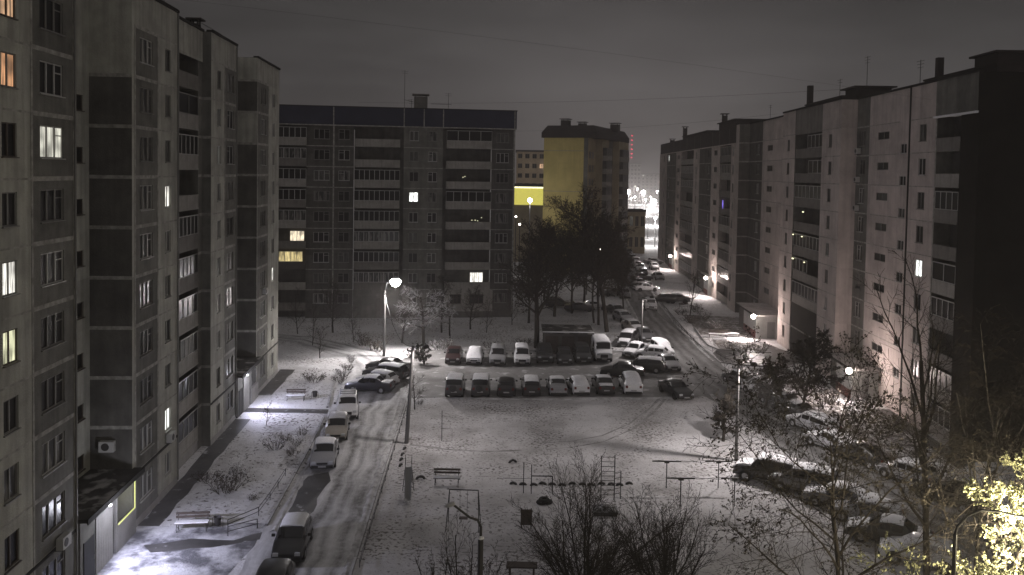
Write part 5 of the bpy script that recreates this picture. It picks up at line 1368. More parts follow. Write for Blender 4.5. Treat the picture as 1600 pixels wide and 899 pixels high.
# lower right
for a_ in (('estate', 'dark', 1157, 602, 108, 'c', 'dark estate with snowy roof at the street mouth beside the slim pole', 'hood'),
           ('minivan', 'white', 1191, 618, 112, 'c', 'white minivan with dark windows behind the leafy tree', 'roof'),
           ('sedan', 'dark', 1243, 652, 112, 'c', 'dark car almost hidden behind the leafy tree', 'roof'),
           ('hatchback', 'grey', 1217, 634, 112, 'c', 'grey snow topped hatchback squeezed between the white minivan and the hidden dark car', 'hood'),
           ('estate', 'silver', 1270, 673, 115, 'c', 'silver snow covered estate between the hidden dark car and broad roofed one', 'full'),
           ('sedan', 'silver', 1300, 702, 118, 'c', 'pale car with a broad snowy roof behind the tree trunks', 'full'),
           ('sedan', 'black', 1345, 722, 120, 'c', 'black sedan between the snowy pale car and silver hatchback', None),
           ('hatchback', 'silver', 1418, 752, 122, 'c', 'silver hatchback seen side on across the dark street', 'roof'),
           ('sedan', 'dark', 1482, 786, 124, 'c', 'dark car at the end of the far kerb, behind the pale trunks', None),
           ('suv', 'black', 1200, 752, 150, 'c', 'black off road car with snowy roof, first of the near kerb line', 'hood'),
           ('minivan', 'grey', 1256, 768, 150, 'c', 'dark minivan with snow on hood and roof, second of the near line', 'hood'),
           ('sedan', 'grey', 1313, 792, 150, 'c', 'grey sedan under thick snow, third of the near line', 'full'),
           ('hatchback', 'silver', 1352, 815, 150, 'c', 'snow covered pale hatchback behind the forked tree trunk', 'half'),
           ('sedan', 'black', 1388, 848, 150, 'c', 'black sedan before the nearest frosty hatchback', 'hood'),
           ('hatchback', 'white', 1437, 880, 152, 'c', 'pale hatchback with frosty rear window, nearest at lower right', 'frost')):
    car(*a_, group=GR)

# ------------------------------------------------------------------ trees and bushes
def rv(r):
    while True:
        v = Vector((r.uniform(-1, 1), r.uniform(-1, 1), r.uniform(-1, 1)))
        if 0.05 < v.length < 1: return v.normalized()
def leaf(mb, p, s, r, mi=0):
    n = rv(r); a = n.orthogonal().normalized(); c = n.cross(a)
    a = a * s * r.uniform(.6, 1.2); c = c * s * r.uniform(.5, .9)
    mb.add((p - a, p + c * .8, p + a, p - c * .8), ((0, 1, 2, 3),), mi)
class Tree:
    """levels: list of dicts n (children), L (length ratio), ang, up, seg, sides"""
    def __init__(s, seed, lv, twig_from=2, leaf_n=0, leaf_s=0.1, wob=0.16, rmin=0.006, leaf_clump=None):
        s.r = random.Random(seed); s.lv = lv; s.tf = twig_from; s.ln = leaf_n; s.ls = leaf_s; s.wob = wob; s.rmin = rmin
        s.T, s.C, s.Lf = MB(), MB(), MB(); s.cl = leaf_clump
    def grow(s, p, d, Ln, rad_, lev):
        q = s.lv[lev]; r = s.r; n = q.get('seg', 4)
        pts = [p.copy()]; dirs = [d.copy()]
        for i in range(n):
            d = (d + rv(r) * s.wob * q.get('wob', 1) + Vector((0, 0, q.get('up', 0)))).normalized()
            p = p + d * (Ln / n); pts.append(p.copy()); dirs.append(d.copy())
        rs = [max(s.rmin, rad_ * (1 - (1 - q.get('taper', .3)) * i / n)) for i in range(n + 1)]
        (s.T if lev < s.tf else s.C).path(pts, rs, q.get('sides', 5 if lev < 2 else 3), 0, lev < 1)
        if lev + 1 < len(s.lv):
            c = s.lv[lev + 1]; k = c['n']; st = c.get('start', .25)
            for j in range(k):
                f = st + (1 - st) * (j + r.random()) / k
                f = min(f, .999); i = min(n - 1, int(f * n)); t = f * n - i
                pp = pts[i].lerp(pts[i + 1], t); dd = dirs[i + 1]
                o = dd.orthogonal().normalized(); o = Matrix.Rotation(j * 2.4 + r.uniform(-.5, .5), 3, dd) @ o
                a = c.get('ang', 45) * r.uniform(.75, 1.25)
                nd = (dd * math.cos(rad(a)) + o * math.sin(rad(a))).normalized()
                s.grow(pp, nd, Ln * c.get('L', .5) * r.uniform(.7, 1.2) * (1 - c.get('fall', .4) * f), rs[i] * c.get('rr', .55), lev + 1)
        elif s.ln:
            if s.cl and mnoise.noise(pts[-1] * s.cl[0]) < s.cl[1]: return
            for _ in range(s.ln):
                i = r.randrange(n); leaf(s.Lf, pts[i].lerp(pts[i + 1], r.random()) + rv(r) * s.ls * .8, s.ls, r)
    def make(s, name, label, cat, base, bark, twig, leafm=None, group=None, rotz=0):
        t = thing(name, label, cat, base, rotz, group)
        s.T.build('trunk', M[bark], t, True, 60)
        if leafm:
            k = len(s.C.v); s.C.add(s.Lf.v, s.Lf.f, 1)
            s.C.build('crown', [M[twig], M[leafm]], t)
        elif s.C.v: s.C.build('crown', M[twig], t)
        return t
def dup(t, loc, rotz, sc=1.0, label=None):
    c = t.copy(); COL.objects.link(c); c.location = loc; c.rotation_euler = (0, 0, rotz); c.scale = (sc, sc, sc)
    if label: c['label'] = label
    for ch in t.children:
        k = ch.copy(); COL.objects.link(k); k.parent = c
    return c
ORG = Vector((0, 0, 0)); UP = Vector((0, 0, 1))
# foreground leafy tree leaning over the parked cars (lower right)
b = Vector((xk(1375) * 29, 29, 0))
T = Tree(21, [dict(seg=8, taper=.12, up=.0, sides=8, wob=.5), dict(n=12, L=.60, ang=50, start=.34, up=.05, seg=6, rr=.50, sides=6, fall=.3), dict(n=10, L=.48, ang=48, start=.15, up=.0, seg=4, rr=.46, sides=4, fall=.3),
              dict(n=9, L=.5, ang=46, start=.1, seg=3, rr=.5), dict(n=4, L=.55, ang=42, seg=2, rr=.55)], 2, 4, .048, .2, .006, (0.5, 0.0))
T.grow(ORG, Vector((-.16, 0.02, 1)).normalized(), 11.6, .17, 0)
T.make('leafy_tree', 'big forked tree with sparse dark leaves in front of the lower right cars', 'tree', b, 'bark_dark', 'bark_dark', 'leaf_dark')
# leafy tree further back, below the near porch
for px_, py_, h_, seed, lab in ((1250, 660, 6.6, 31, 'dense dark leafy tree in front of the tall dark doors and the near porch'), (1195, 640, 3.6, 32, 'small dark leafy tree left of the near porch lamp, by the flower bed'), (1130, 690, 3.0, 33, 'low leafy sapling around the foot of the slim dark pole')):
    T = Tree(seed, [dict(seg=5, taper=.5, sides=6, wob=.7), dict(n=14, L=.6, ang=48, start=.15, up=.05, seg=4, rr=.5, fall=.4), dict(n=11, L=.5, ang=48, start=.1, seg=3, rr=.5), dict(n=8, L=.5, ang=45, start=.1, seg=2, rr=.5)], 2, 9 if seed != 33 else 5, .075, .22, .008, (.6, -.25 if seed != 33 else -.05))
    T.grow(ORG, Vector((.05, 0, 1)).normalized(), h_, .13, 0)
    T.make('leafy_tree', lab, 'tree', gp(px_, py_), 'bark_dark', 'bark_dark', 'leaf_dark')
# tall pale trunked birch at the right
b = Vector((xk(1546) * 31, 31, 0))
T = Tree(42, [dict(seg=6, taper=.5, up=.03, sides=8, wob=.4), dict(n=11, L=.72, ang=24, start=.28, up=.05, seg=7, rr=.6, sides=5, fall=.5, wob=.6), dict(n=13, L=.34, ang=44, start=.15, up=-.08, seg=5, rr=.35, sides=3), dict(n=11, L=.62, ang=40, start=.1, up=-.22, seg=4, rr=.5), dict(n=3, L=.5, ang=35, up=-.2, seg=2, rr=.6)], 2, 0, .1, .13, .007)
T.grow(ORG, Vector((.02, 0, 1)).normalized(), 12.0, .11, 0)
T.make('birch_tree', 'tall bare birch with pale trunks before the black end wall', 'tree', b, 'bark_pale', 'bark_dark')
b = Vector((xk(1475) * 36, 36, 0))
T = Tree(43, [dict(seg=6, taper=.5, up=.03, sides=7, wob=.4), dict(n=9, L=.62, ang=27, start=.3, up=.06, seg=6, rr=.55, sides=5, fall=.4), dict(n=10, L=.36, ang=36, start=.15, up=.04, seg=4, rr=.42, sides=3), dict(n=9, L=.5, ang=36, start=.1, seg=3, rr=.5)], 2, 0, .1, .15, .007)
T.grow(ORG, Vector((-.03, 0, 1)).normalized(), 12.5, .17, 0)
T.make('bare_tree', 'dim bare tree with fine upright twigs in front of the block corner', 'tree', b, 'bark', 'bark_dark')
# yellow lit tree at the lower right corner
b = Vector((xk(1560) * 26.5, 26.5, 0))
T = Tree(51, [dict(seg=5, taper=.45, sides=7, wob=.6), dict(n=18, L=.40, ang=60, start=.2, up=.03, seg=5, rr=.42, sides=5, fall=.5), dict(n=10, L=.5, ang=48, start=.15, seg=3, rr=.5), dict(n=9, L=.55, ang=45, start=.1, seg=2, rr=.55)], 2, 16, .05, .22, .008, (.8, -.42))
T.grow(ORG, Vector((.03, 0, 1)).normalized(), 10.8, .15, 0)
T.make('leafy_tree', 'yellow leaved tree glowing in warm lamp light at the lower right corner', 'tree', b, 'bark_pale', 'bark', 'leaf_yellow')
# bare bushes and young trees in front of the playground
def fan_tree(seed, h, n1=10, n2=8, n3=7, a1=26):
    T = Tree(seed, [dict(seg=3, taper=.7, sides=7, wob=.5), dict(n=n1, L=2.6, ang=a1, start=.3, up=.05, seg=6, rr=.42, sides=5, fall=.25), dict(n=n2, L=.42, ang=30, start=.15, up=.07, seg=4, rr=.45, sides=3), dict(n=n3, L=.5, ang=30, start=.1, up=.05, seg=3, rr=.5), dict(n=2, L=.5, ang=28, seg=2, rr=.6)], 2, 0, .1, .16, .006)
    T.grow(ORG, UP, h * .3, .16, 0)
    return T
fan_tree(61, 7.2, 19, 13, 11, 36).make('bare_tree', 'wide bare tree fanning up fine twigs in front of the row of tyres', 'tree', Vector((xk(925) * 36, 36, 0)), 'bark_dark', 'bark_dark')
fan_tree(62, 6.2, 15, 12, 10, 34).make('bare_tree', 'bare bushy tree right of the widest bare tree, below the clothes posts', 'tree', Vector((xk(1055) * 36.5, 36.5, 0)), 'bark_dark', 'bark_dark')
fan_tree(63, 5.6, 9, 8, 6, 24).make('bare_tree', 'thin bare tree around the pole of the unlit curved lamp', 'tree', Vector((xk(738) * 33.5, 33.5, 0)), 'bark_dark', 'bark_dark')
fan_tree(64, 4.4, 5, 5, 4, 18).make('bare_tree', 'small bare sapling left of the unlit curved lamp', 'tree', Vector((xk(690) * 34.5, 34.5, 0)), 'bark_dark', 'bark_dark')
def wide_tree(seed, h):
    T = Tree(seed, [dict(seg=5, taper=.5, sides=7, wob=.6), dict(n=15, L=.8, ang=66, start=.3, up=-.05, seg=6, rr=.5, sides=5, fall=.45), dict(n=11, L=.42, ang=46, start=.2, up=-.06, seg=4, rr=.5, sides=3), dict(n=8, L=.5, ang=44, start=.1, up=-.04, seg=2, rr=.55)], 2, 0, .1, .2, .014)
    T.grow(ORG, UP, h, .2, 0); return T
# frosted tree by the glaring lamp
def open_tree(seed, h, r0, leafn=0, ls=.1, twl=(9, 8, 6), ang=50, up=.02, cl=None, start=.25, rmin=.012):
    T = Tree(seed, [dict(seg=6, taper=.4, sides=7, wob=.6), dict(n=twl[0], L=.5, ang=ang, start=start, up=up, seg=5, rr=.5, sides=5, fall=.45), dict(n=twl[1], L=.48, ang=46, start=.2, up=up, seg=3, rr=.5, sides=3), dict(n=twl[2], L=.5, ang=44, start=.1, seg=2, rr=.55)], 2, leafn, ls, .2, rmin, cl)
    T.grow(ORG, UP, h, r0, 0); return T
wide_tree(71, 5.8).make('frosted_tree', 'frosted tree with drooping white twigs right under the glaring lamp', 'tree', gp(662, 540), 'bark', 'bark_frost')
open_tree(72, 4.2, .12, twl=(9, 8, 6), ang=55, rmin=.016).make('frosted_tree', 'smaller frosted tree right of the drooping one, before the dim block', 'tree', gp(703, 528), 'bark', 'bark_frost')
for px_, py_, sd, h_, lab in ((628, 536, 171, 5.0, 'dark bare tree right behind the lit lamp pole'), (690, 520, 172, 6.5, 'dark bare tree behind the two frosted trees'), (735, 515, 173, 5.0, 'dim bare tree before the light ground floor wall'), (520, 520, 174, 5.5, 'dim bare tree in the shadow before the dim block')):
    open_tree(sd, h_, .13, 0, .1, (13, 9, 7), 48, .02, None, .2, .014).make('bare_tree', lab, 'tree', gp(px_, py_), 'bark', 'bark')
# dark round evergreen at the end of the far parking row
T = Tree(73, [dict(seg=3, taper=.5, sides=6), dict(n=22, L=.62, ang=70, start=.05, up=.02, seg=3, rr=.4, fall=.35), dict(n=8, L=.4, ang=45, seg=2, rr=.5)], 2, 7, .10, .2, .01)
T.grow(ORG, UP, 2.0, .1, 0); T.make('evergreen_bush', 'round dark evergreen bush at the left end of the far parking row', 'bush', gp(663, 570), 'bark', 'bark', 'needle')
# the dark grove in the middle
grove = [(838, 545, 12.6, .34, 81, 'thick trunked dark tree by the shed, left edge of the grove'), (948, 519, 16.2, .30, 82, 'tallest dark tree of the grove with a straight thick trunk'),
         (935, 508, 12.8, .18, 83, 'slender dark tree left of the tallest trunk'), (928, 505, 12.5, .16, 84, 'second slender dark tree, just left of the first slender one'),
         (866, 495, 10.2, .22, 85, 'dark tree in the left half of the grove, below the yellow wall'), (893, 490, 10.0, .2, 86, 'dark tree in the middle of the grove below the yellow gable edge'),
         (826, 505, 7.6, .18, 87, 'low dark tree at the corner of the dim block'), (912, 478, 10.8, .2, 88, 'dark tree at the back of the grove before the yellow block side'),
         (974, 490, 7.0, .15, 89, 'smaller dark tree beside the street cars'), (850, 470, 10.2, .22, 90, 'dark tree at the far back left of the grove'), (965, 462, 8, .16, 91, 'dark tree where the grove meets the street')]
for px_, py_, h_, r_, sd, lab in grove:
    T = open_tree(sd, h_, r_, 2, .11, (22, 13, 10), 42, .05, (.45, -.05), .28, .017)
    T.make('dark_tree', lab, 'tree', gp(px_, py_), 'bark', 'bark', 'leaf_brown', 'dark grove in the middle')
open_tree(92, 5.5, .12, 0, .1, (10, 8, 6), 55, .0, None, .2, .02).make('frosted_tree', 'whitish frosted tree shining in the dark grove by the street', 'tree', gp(963, 442), 'bark', 'bark_frost')
open_tree(93, 6.0, .10, 0, .1, (10, 7, 5), 40, .05, None, .25, .012).make('bare_tree', 'slim bare tree on the flower bed beside the street kerb', 'tree', gp(1078, 494), 'bark', 'bark')
for i, (px_, py_, h_, sd, lab) in enumerate(((488, 540, 4.2, 101, 'bare young tree on the lawn left of the lamp pole'), (500, 560, 3.2, 102, 'low bare tree nearest the snowy path at the dim lawn'), (552, 535, 3.6, 103, 'bare bushy tree just left of the lamp pole'), (465, 522, 4.5, 104, 'dim bare tree close to the corner of the pale block'),
                                             (648, 640, 3.2, 105, 'bare sapling leaning by the grey concrete pole'), (416, 665, 1.6, 106, 'tiny bare sapling on the snowy lawn'), (760, 520, 4.0, 107, 'bare bushes behind the far parking row, before the light wall'), (800, 508, 4.5, 108, 'bare tree at the right corner of the dim block'))):
    n_ = (9, 7, 5) if h_ > 2 else (6, 4, 3)
    open_tree(sd, h_, h_ * .016, 0, .1, n_, 38, .06, None, .1, .009).make('bare_tree', lab, 'tree', gp(px_, py_), 'bark', 'bark' if i < 4 or i > 5 else 'bark')
# small shrubs and flower-bed growth
def shrub(seed, w, h, n=26, snow=True):
    r = random.Random(seed); mb = MB()
    for i in range(n):
        a = r.uniform(0, 6.28); q = r.random() ** .5 * w * .3
        p = Vector((math.cos(a) * q, math.sin(a) * q, 0)); d = Vector((math.cos(a) * r.uniform(.1, .8), math.sin(a) * r.uniform(.1, .8), 1)).normalized()
        hh = h * r.uniform(.55, 1.05)
        p1 = p + d * hh * .5; p2 = p1 + (d + rv(r) * .5).normalized() * hh * .5
        mb.path([p, p1, p2], [.016, .012, .007], 3, 0, False)
        for _ in range(5):
            s_ = p.lerp(p2, r.uniform(.3, 1)); e_ = s_ + (d + rv(r) * .9).normalized() * hh * .3
            mb.path([s_, e_], [.009, .005], 3, 0, False); leaf(mb, e_, .05 + .03 * r.random(), r)
    return mb
shr = [(350, 768, 2.6, 1.1, 'largest twiggy bush on the near snowy lawn'), (372, 745, 1.5, .7, 'bush just right of the largest one on the near lawn'), (325, 752, 1.8, .5, 'sparse low bush by the dark pavement'), (430, 702, 1.6, .9, 'bushy shrub at the far side of the near lawn'), (446, 690, 1.0, .6, 'small shrub touching the bushy one on the near lawn'),
       (394, 782, .7, .35, 'single tuft of stems in the middle of the near lawn'), (464, 695, 1.2, .6, 'row shrub by the kerb, nearest the silver sedan'), (458, 712, 1.1, .55, 'row shrub by the kerb, in the middle of its row'), (472, 680, 1.1, .6, 'row shrub by the kerb, farthest of its row'),
       (492, 596, 2.4, .9, 'broad shrub on the far lawn beyond the wet path'), (530, 598, 1.5, .7, 'hedge shrub by the far kerb, nearest of three'), (536, 588, 1.5, .7, 'hedge shrub by the far kerb, middle of three'), (543, 578, 1.5, .7, 'hedge shrub by the far kerb, farthest of three'), (548, 567, 1.0, .8, 'upright shrub at the foot of the lamp lawn'), (590, 548, 2.6, 1.6, 'big snowy bush at the foot of the lamp pole'),
       (570, 540, 2.2, 1.5, 'snowy bush left of the lamp pole'), (690, 545, 3.0, 1.2, 'snowy bush behind the dark red hatchback'), (650, 560, 2.4, 1.0, 'bush between the crosswise cars and the evergreen'), (770, 545, 2.6, .9, 'low bush behind the silver minivan'), (818, 540, 2.2, .9, 'low bush behind the pale minivan'),
       (1080, 505, 2.4, 1.2, 'flower bed shrub at the street corner of the bed'), (1100, 500, 2.4, 1.3, 'flower bed shrub in the middle of the bed'), (1090, 488, 2.4, 1.3, 'flower bed shrub at the back of the bed'), (1120, 515, 2.4, 1.1, 'flower bed shrub behind the snowy bench'), (1065, 492, 2.0, 1.0, 'flower bed shrub closest to the street'),
       (1140, 545, 2.2, 1.0, 'shrub on the rounded bed before the porch, left one'), (1160, 552, 2.6, 1.1, 'shrub on the rounded bed before the porch, middle one'), (1185, 552, 2.4, 1.2, 'shrub on the rounded bed before the porch, right one'), (1105, 448, 4.5, 2.2, 'dark hedge below the distant porch lamp'), (1125, 455, 4.5, 2.4, 'dark hedge against the corner of the nearer right block'),
       (1085, 435, 4.5, 2.0, 'dark hedge left of the distant porch lamp'), (655, 632, .9, .5, 'dark tuft at the foot of the leaning sapling'), (1290, 630, 3.0, 1.3, 'bush below the near porch wall'), (1340, 650, 3.0, 1.2, 'bush right of the near porch lamp'), (1400, 665, 3.0, 1.0, 'bush at the foot of the near block corner')]
protos = [shrub(200 + i, 1.6, 1.0, 30).mesh('bush', M['bush_snow' if i % 2 else 'bush']) for i in range(5)]
for i, (px_, py_, w_, h_, lab) in enumerate(shr):
    o = link('bush', protos[i % 5], None, gp(px_, py_), RND.uniform(0, 6.28)); o.scale = (w_ / 1.6, w_ / 1.6, h_)
    tag(o, lab, 'bush')
# tufts of dead grass poking through the snow
r = random.Random(77); mb = MB()
def tuft(x, y, s):
    for _ in range(3):
        a = r.uniform(0, 6.28); d = Vector((math.cos(a) * .6, math.sin(a) * .6, 1)).normalized(); w = Vector((-math.sin(a), math.cos(a), 0)) * .011
        p = Vector((x + r.uniform(-.06, .06), y + r.uniform(-.06, .06), 0.0)); q = p + d * s * r.uniform(.6, 1.2)
        mb.add((p - w, p + w, q), ((0, 1, 2),))
for _ in range(4200):
    Y_ = r.uniform(36, 74); X_ = r.uniform(roadR(Y_) + .3, 19)
    if mnoise.noise(Vector((X_ * .25, Y_ * .25, 3))) + r.uniform(-.4, .4) > 0.05: tuft(X_, Y_, r.uniform(.03, .11))
for _ in range(1500):
    Y_ = r.uniform(48, 84); X_ = r.uniform(XL(Y_) + 1.6, roadL(Y_) - .4)
    if mnoise.noise(Vector((X_ * .5, Y_ * .5, 8))) + r.uniform(-.3, .3) > .1 and not 67 < Y_ < 73: tuft(X_, Y_, r.uniform(.04, .18))
for _ in range(2600):
    Y_ = r.uniform(96, 112); X_ = r.uniform(-30, 14)
    if mnoise.noise(Vector((X_ * .2, Y_ * .2, 5))) > -.1: tuft(X_, Y_, .25)
g_ = mb.build('grass_tufts', M['grass']); g_['kind'] = 'stuff'; tag(g_, 'dead grass tufts poking through the thin snow', 'grass')

# ------------------------------------------------------------------ yard furniture and playground
# footprints
r = random.Random(9); mb = MB()
trails = [((640, 700), (690, 735), (740, 790), (800, 860)), ((700, 650), (780, 690), (870, 740), (960, 770)), ((1090, 640), (1020, 700), (960, 745), (850, 770)), ((660, 670), (720, 650), (800, 655)), ((1130, 740), (1050, 750), (980, 790), (900, 830)),
          ((650, 760), (700, 770), (740, 800)), ((460, 660), (420, 690), (380, 720)), ((440, 790), (400, 780), (350, 745)), ((520, 610), (480, 600), (450, 620)), ((640, 860), (760, 850), (900, 870)), ((830, 640), (860, 700), (840, 760))]
for tr in trails:
    P_ = [gp(*q) for q in tr]
    for rep_ in range(2):
        for i in range(len(P_) - 1):
            a_, b_ = P_[i], P_[i + 1]; n_ = int((b_ - a_).length / .62); d_ = (b_ - a_).normalized(); q_ = Vector((d_.y, -d_.x, 0))
            for j in range(n_):
                c_ = a_.lerp(b_, (j + r.random() * .4) / n_) + q_ * ((-.13 if j % 2 else .13) + r.uniform(-.12, .12) + (rep_ - .5) * .5 + .5 * math.sin(j * .23 + i))
                m_ = Matrix.Rotation(math.atan2(d_.y, d_.x) + r.uniform(-.3, .3), 3, 'Z'); s_ = r.uniform(.8, 1.25)
                pts_ = [c_ + m_ @ Vector((math.cos(k_ * math.pi / 3) * .17 * s_, math.sin(k_ * math.pi / 3) * .075 * s_, 0)) for k_ in range(6)]
                mb.add([(p.x, p.y, .0105) for p in pts_], [tuple(range(6))])
g_ = mb.build('footprints', M['slush_and_shadow']); g_['kind'] = 'stuff'; tag(g_, 'trails of footprints trodden into the snow', 'footprints')
def bench(px, py, head, label, w=1.7, snow=True, back=True):
    t = thing('park_bench', label, 'bench', gp(px, py), rad(head))
    a = MB()
    for i in range(4): a.box(-w / 2, w / 2, -.22 + i * .12, -.13 + i * .12, .43, .47)
    a.build('seat', M['wood'], t)
    if back:
        a = MB()
        for i in range(2): a.box(-w / 2, w / 2, .26, .30, .62 + i * .2, .76 + i * .2)
        a.build('backrest', M['wood'], t)
    for sx in (-1, 1):
        a = MB(); x = sx * (w / 2 - .12)
        a.path([(x, -.2, 0), (x, -.2, .43)], .025, 5); a.path([(x, .2, 0), (x, .24, .45), (x, .32, .95 if back else .46)], .025, 5); a.path([(x, -.2, .41), (x, .24, .41)], .02, 4)
        a.build('leg', M['dmetal'], t)
    if snow:
        a = MB(); a.bbox(-w / 2 + .02, w / 2 - .02, -.2, .22, .472, .52, .02); a.build('snow_cover', M['car_snow'], t)
    return t
bench(300, 829, 8, 'long dark bench with a backrest on the snow by the near porch', 1.85)
bench(462, 626, 4, 'bench on the lit snow before the far left porch', 1.7)
bench(698, 757, 0, 'bench with slatted back on the playground left of the swing', 1.75)
bench(1122, 528, -8, 'snowy bench at the flower bed edge before the porch', 2.4)
bench(1070, 483, 40, 'low bench by the flower bed next to the side bay cars', 2.2)
bench(1144, 527, -8, 'second snowy bench, right beside the one at the flower bed edge', 1.9, True, False)
t = thing('table', 'small snow topped table on the wet path before the porch', 'table', gp(1124, 540))
a = MB(); a.bbox(-.8, .8, -.4, .4, .70, .75, .01); a.build('table_top', M['wood'], t)
a = MB(); a.bbox(-.78, .78, -.38, .38, .752, .81, .03); a.build('snow_cover', M['car_snow'], t)
for sx in (-.6, .6):
    for sy in (-.28, .28): a = MB(); a.path([(sx, sy, 0), (sx, sy, .7)], .035, 5); a.build('leg', M['wood'], t)
t = thing('litter_bin', 'dark litter bin standing right of the long bench by the porch', 'bin', gp(340, 824))
a = MB(); a.lathe([(.14, .12), (.17, .15), (.22, .62), (.225, .62), (.2, .58), (.13, .18), (0, .16)], 12); a.build('bucket', M['dmetal'], t, True)
a = MB(); a.path([(-.3, 0, 0), (-.3, 0, .55), (.3, 0, .55), (.3, 0, 0)], .02, 5); a.build('stand', M['dmetal'], t)
t = thing('litter_bin', 'small dark bin on the far lawn beside the lit bench', 'bin', gp(492, 622))
a = MB(); a.lathe([(.14, .1), (.2, .14), (.24, .6), (.2, .56), (.13, .16), (0, .15)], 12); a.build('bucket', M['dmetal'], t, True)
a = MB(); a.path([(-.3, 0, 0), (-.3, 0, .5), (.3, 0, .5), (.3, 0, 0)], .02, 5); a.build('stand', M['dmetal'], t)
def rail(pts, label, h=.5, posts=2.0, name='low_fence', m='dmetal', r0=.022, rails=(1.0, .5)):
    t = thing(name, label, 'fence', (pts[0].x, pts[0].y, 0))
    o = Vector((pts[0].x, pts[0].y, 0)); a = MB(); c = MB()
    for i in range(len(pts) - 1):
        p, q = pts[i] - o, pts[i + 1] - o; n = max(1, round((q - p).length / posts))
        for f in rails: a.path([p + Vector((0, 0, h * f)), q + Vector((0, 0, h * f))], r0, 5)
        for j in range(n + (i == len(pts) - 2)): s_ = p.lerp(q, j / n); c.path([s_, s_ + Vector((0, 0, h))], r0 * 1.15, 5)
    a.build('rail', M[m], t); c.build('post', M[m], t)
    return t
rail([gp(356, 838), gp(402, 826)], 'short pipe fence right of the near bench, closest to the path', .55, 1.2)
rail([gp(356, 826), gp(404, 806), gp(422, 782), gp(446, 744)], 'low pipe fence running up the near lawn edge to the kerb', .5, 2.5)
rail([Vector((roadR(y) + .35, y, 0)) for y in (42, 50, 58, 66, 72)], 'low dark pipe fence along the right side of the snowy road', .42, 2.0)
rail([gp(1052, 505), gp(1084, 532), gp(1108, 533)], 'low fence round the flower bed beside the street', .4, 1.6)
rail([gp(1113, 549), gp(1133, 562), gp(1195, 568)], 'low fence round the rounded bed in front of the porch', .35, 1.6)
# slide
b = gp(637, 782); t = thing('playground_slide', 'narrow playground slide with a ladder beside the dark tyre row', 'slide', b, rad(6)); t.scale = (.72, .72, .8)
a = MB(); a.box(-.26, .26, -.9, 3.4, 0, 0); a.v = []; a.f = []; a.m = []
pr = [(-1.0, .22), (-.4, .28), (2.4, 1.85), (3.0, 1.9)]
for i in range(3):
    (y0, z0), (y1, z1) = pr[i], pr[i + 1]
    a.add([(-.24, y0, z0), (.24, y0, z0), (.24, y1, z1), (-.24, y1, z1), (-.24, y0, z0 - .03), (.24, y0, z0 - .03), (.24, y1, z1 - .03), (-.24, y1, z1 - .03)], ((0, 1, 2, 3), (7, 6, 5, 4), (0, 4, 5, 1), (2, 6, 7, 3)))
    for sx in (-1, 1): a.path([(sx * .27, y0, z0 + .16), (sx * .27, y1, z1 + .16)], .03, 5); a.add([(sx * .25, y0, z0), (sx * .25, y1, z1), (sx * .25, y1, z1 + .16), (sx * .25, y0, z0 + .16)], ((0, 1, 2, 3),))
a.build('chute', M['metal'], t)
a = MB()
for sx in (-1, 1):
    a.path([(sx * .3, 4.1, 0), (sx * .28, 3.0, 1.9), (sx * .28, 2.9, 2.7)], .03, 5); a.path([(sx * .5, 2.2, 0), (sx * .28, 2.5, 1.9), (sx * .28, 2.5, 2.6)], .03, 5); a.path([(sx * .28, 2.5, 2.6), (sx * .28, 2.9, 2.65)], .025, 5)
for i in range(7): f = (i + .5) / 7; a.path([(-.3, 4.1 - 1.1 * f, 1.9 * f), (.3, 4.1 - 1.1 * f, 1.9 * f)], .02, 5)
a.build('ladder', M['dmetal'], t)
# swing
b = gp(724, 823); t = thing('playground_swing', 'metal frame swing with one seat behind the unlit lamp', 'swing', b, rad(-2))
a = MB(); a.path([(-.85, 0, 2.15), (.85, 0, 2.15)], .035, 6)
for sx in (-1, 1):
    for sy in (-.75, .55): a.path([(sx * .95, sy, 0), (sx * .83, 0, 2.15)], .03, 5)
a.build('frame', M['dmetal'], t)
a = MB(); a.path([(-.22, 0, 2.14), (-.2, -.05, .55)], .01, 4); a.path([(.22, 0, 2.14), (.2, -.05, .55)], .01, 4); a.build('chain', M['dmetal'], t)
a = MB(); a.bbox(-.25, .25, -.2, .12, .5, .55, .01); a.build('seat', M['wood'], t)
# tyres
def tyre(px, py, head, label, grp=None, r0=.20, up=True):
    t = thing('half_buried_tyre', label, 'tyre', gp(px, py), rad(head), grp)
    a = MB(); pts = [(math.cos(rad(q)) * r0, 0, math.sin(rad(q)) * r0 - .08) for q in range(0, 181, 15)]
    a.path(pts, .085, 7); a.build('tyre', M['tyre_snow'], t, True)
for i, px_ in enumerate((802, 817, 834, 848, 863, 878, 894, 910, 924, 940, 955, 968, 983)):
    tyre(px_, 757 + (i % 3), RND.uniform(-12, 12), 'half buried dark tyre in the long row across the playground', 'row of half buried tyres')
for i, (px_, py_) in enumerate(((632, 702), (629, 711), (627, 719), (626, 728), (634, 692))):
    tyre(px_, py_, 75, 'half buried dark tyre in the short row below the grey pole', 'tyres below the grey pole')
tyre(657, 749, 10, 'lone half buried tyre between the slide and the bench', None, .28)
tyre(801, 723, 20, 'lone half buried tyre out on the open snow', None, .26)
t = thing('tyre_pile', 'flat dark pile of old tyres behind the bare trees', 'tyre pile', gp(850, 787))
for dx, dy, z in ((0, 0, 0), (.35, .1, 0), (.15, .05, .16)):
    a = MB(); a.lathe([(.18, .02), (.30, 0), (.36, .08), (.30, .16), (.18, .14), (.16, .08), (.18, .02)], 14, 0, Matrix.Translation((dx - .15, dy, z))); a.build('tyre', M['rubber'], t, True)
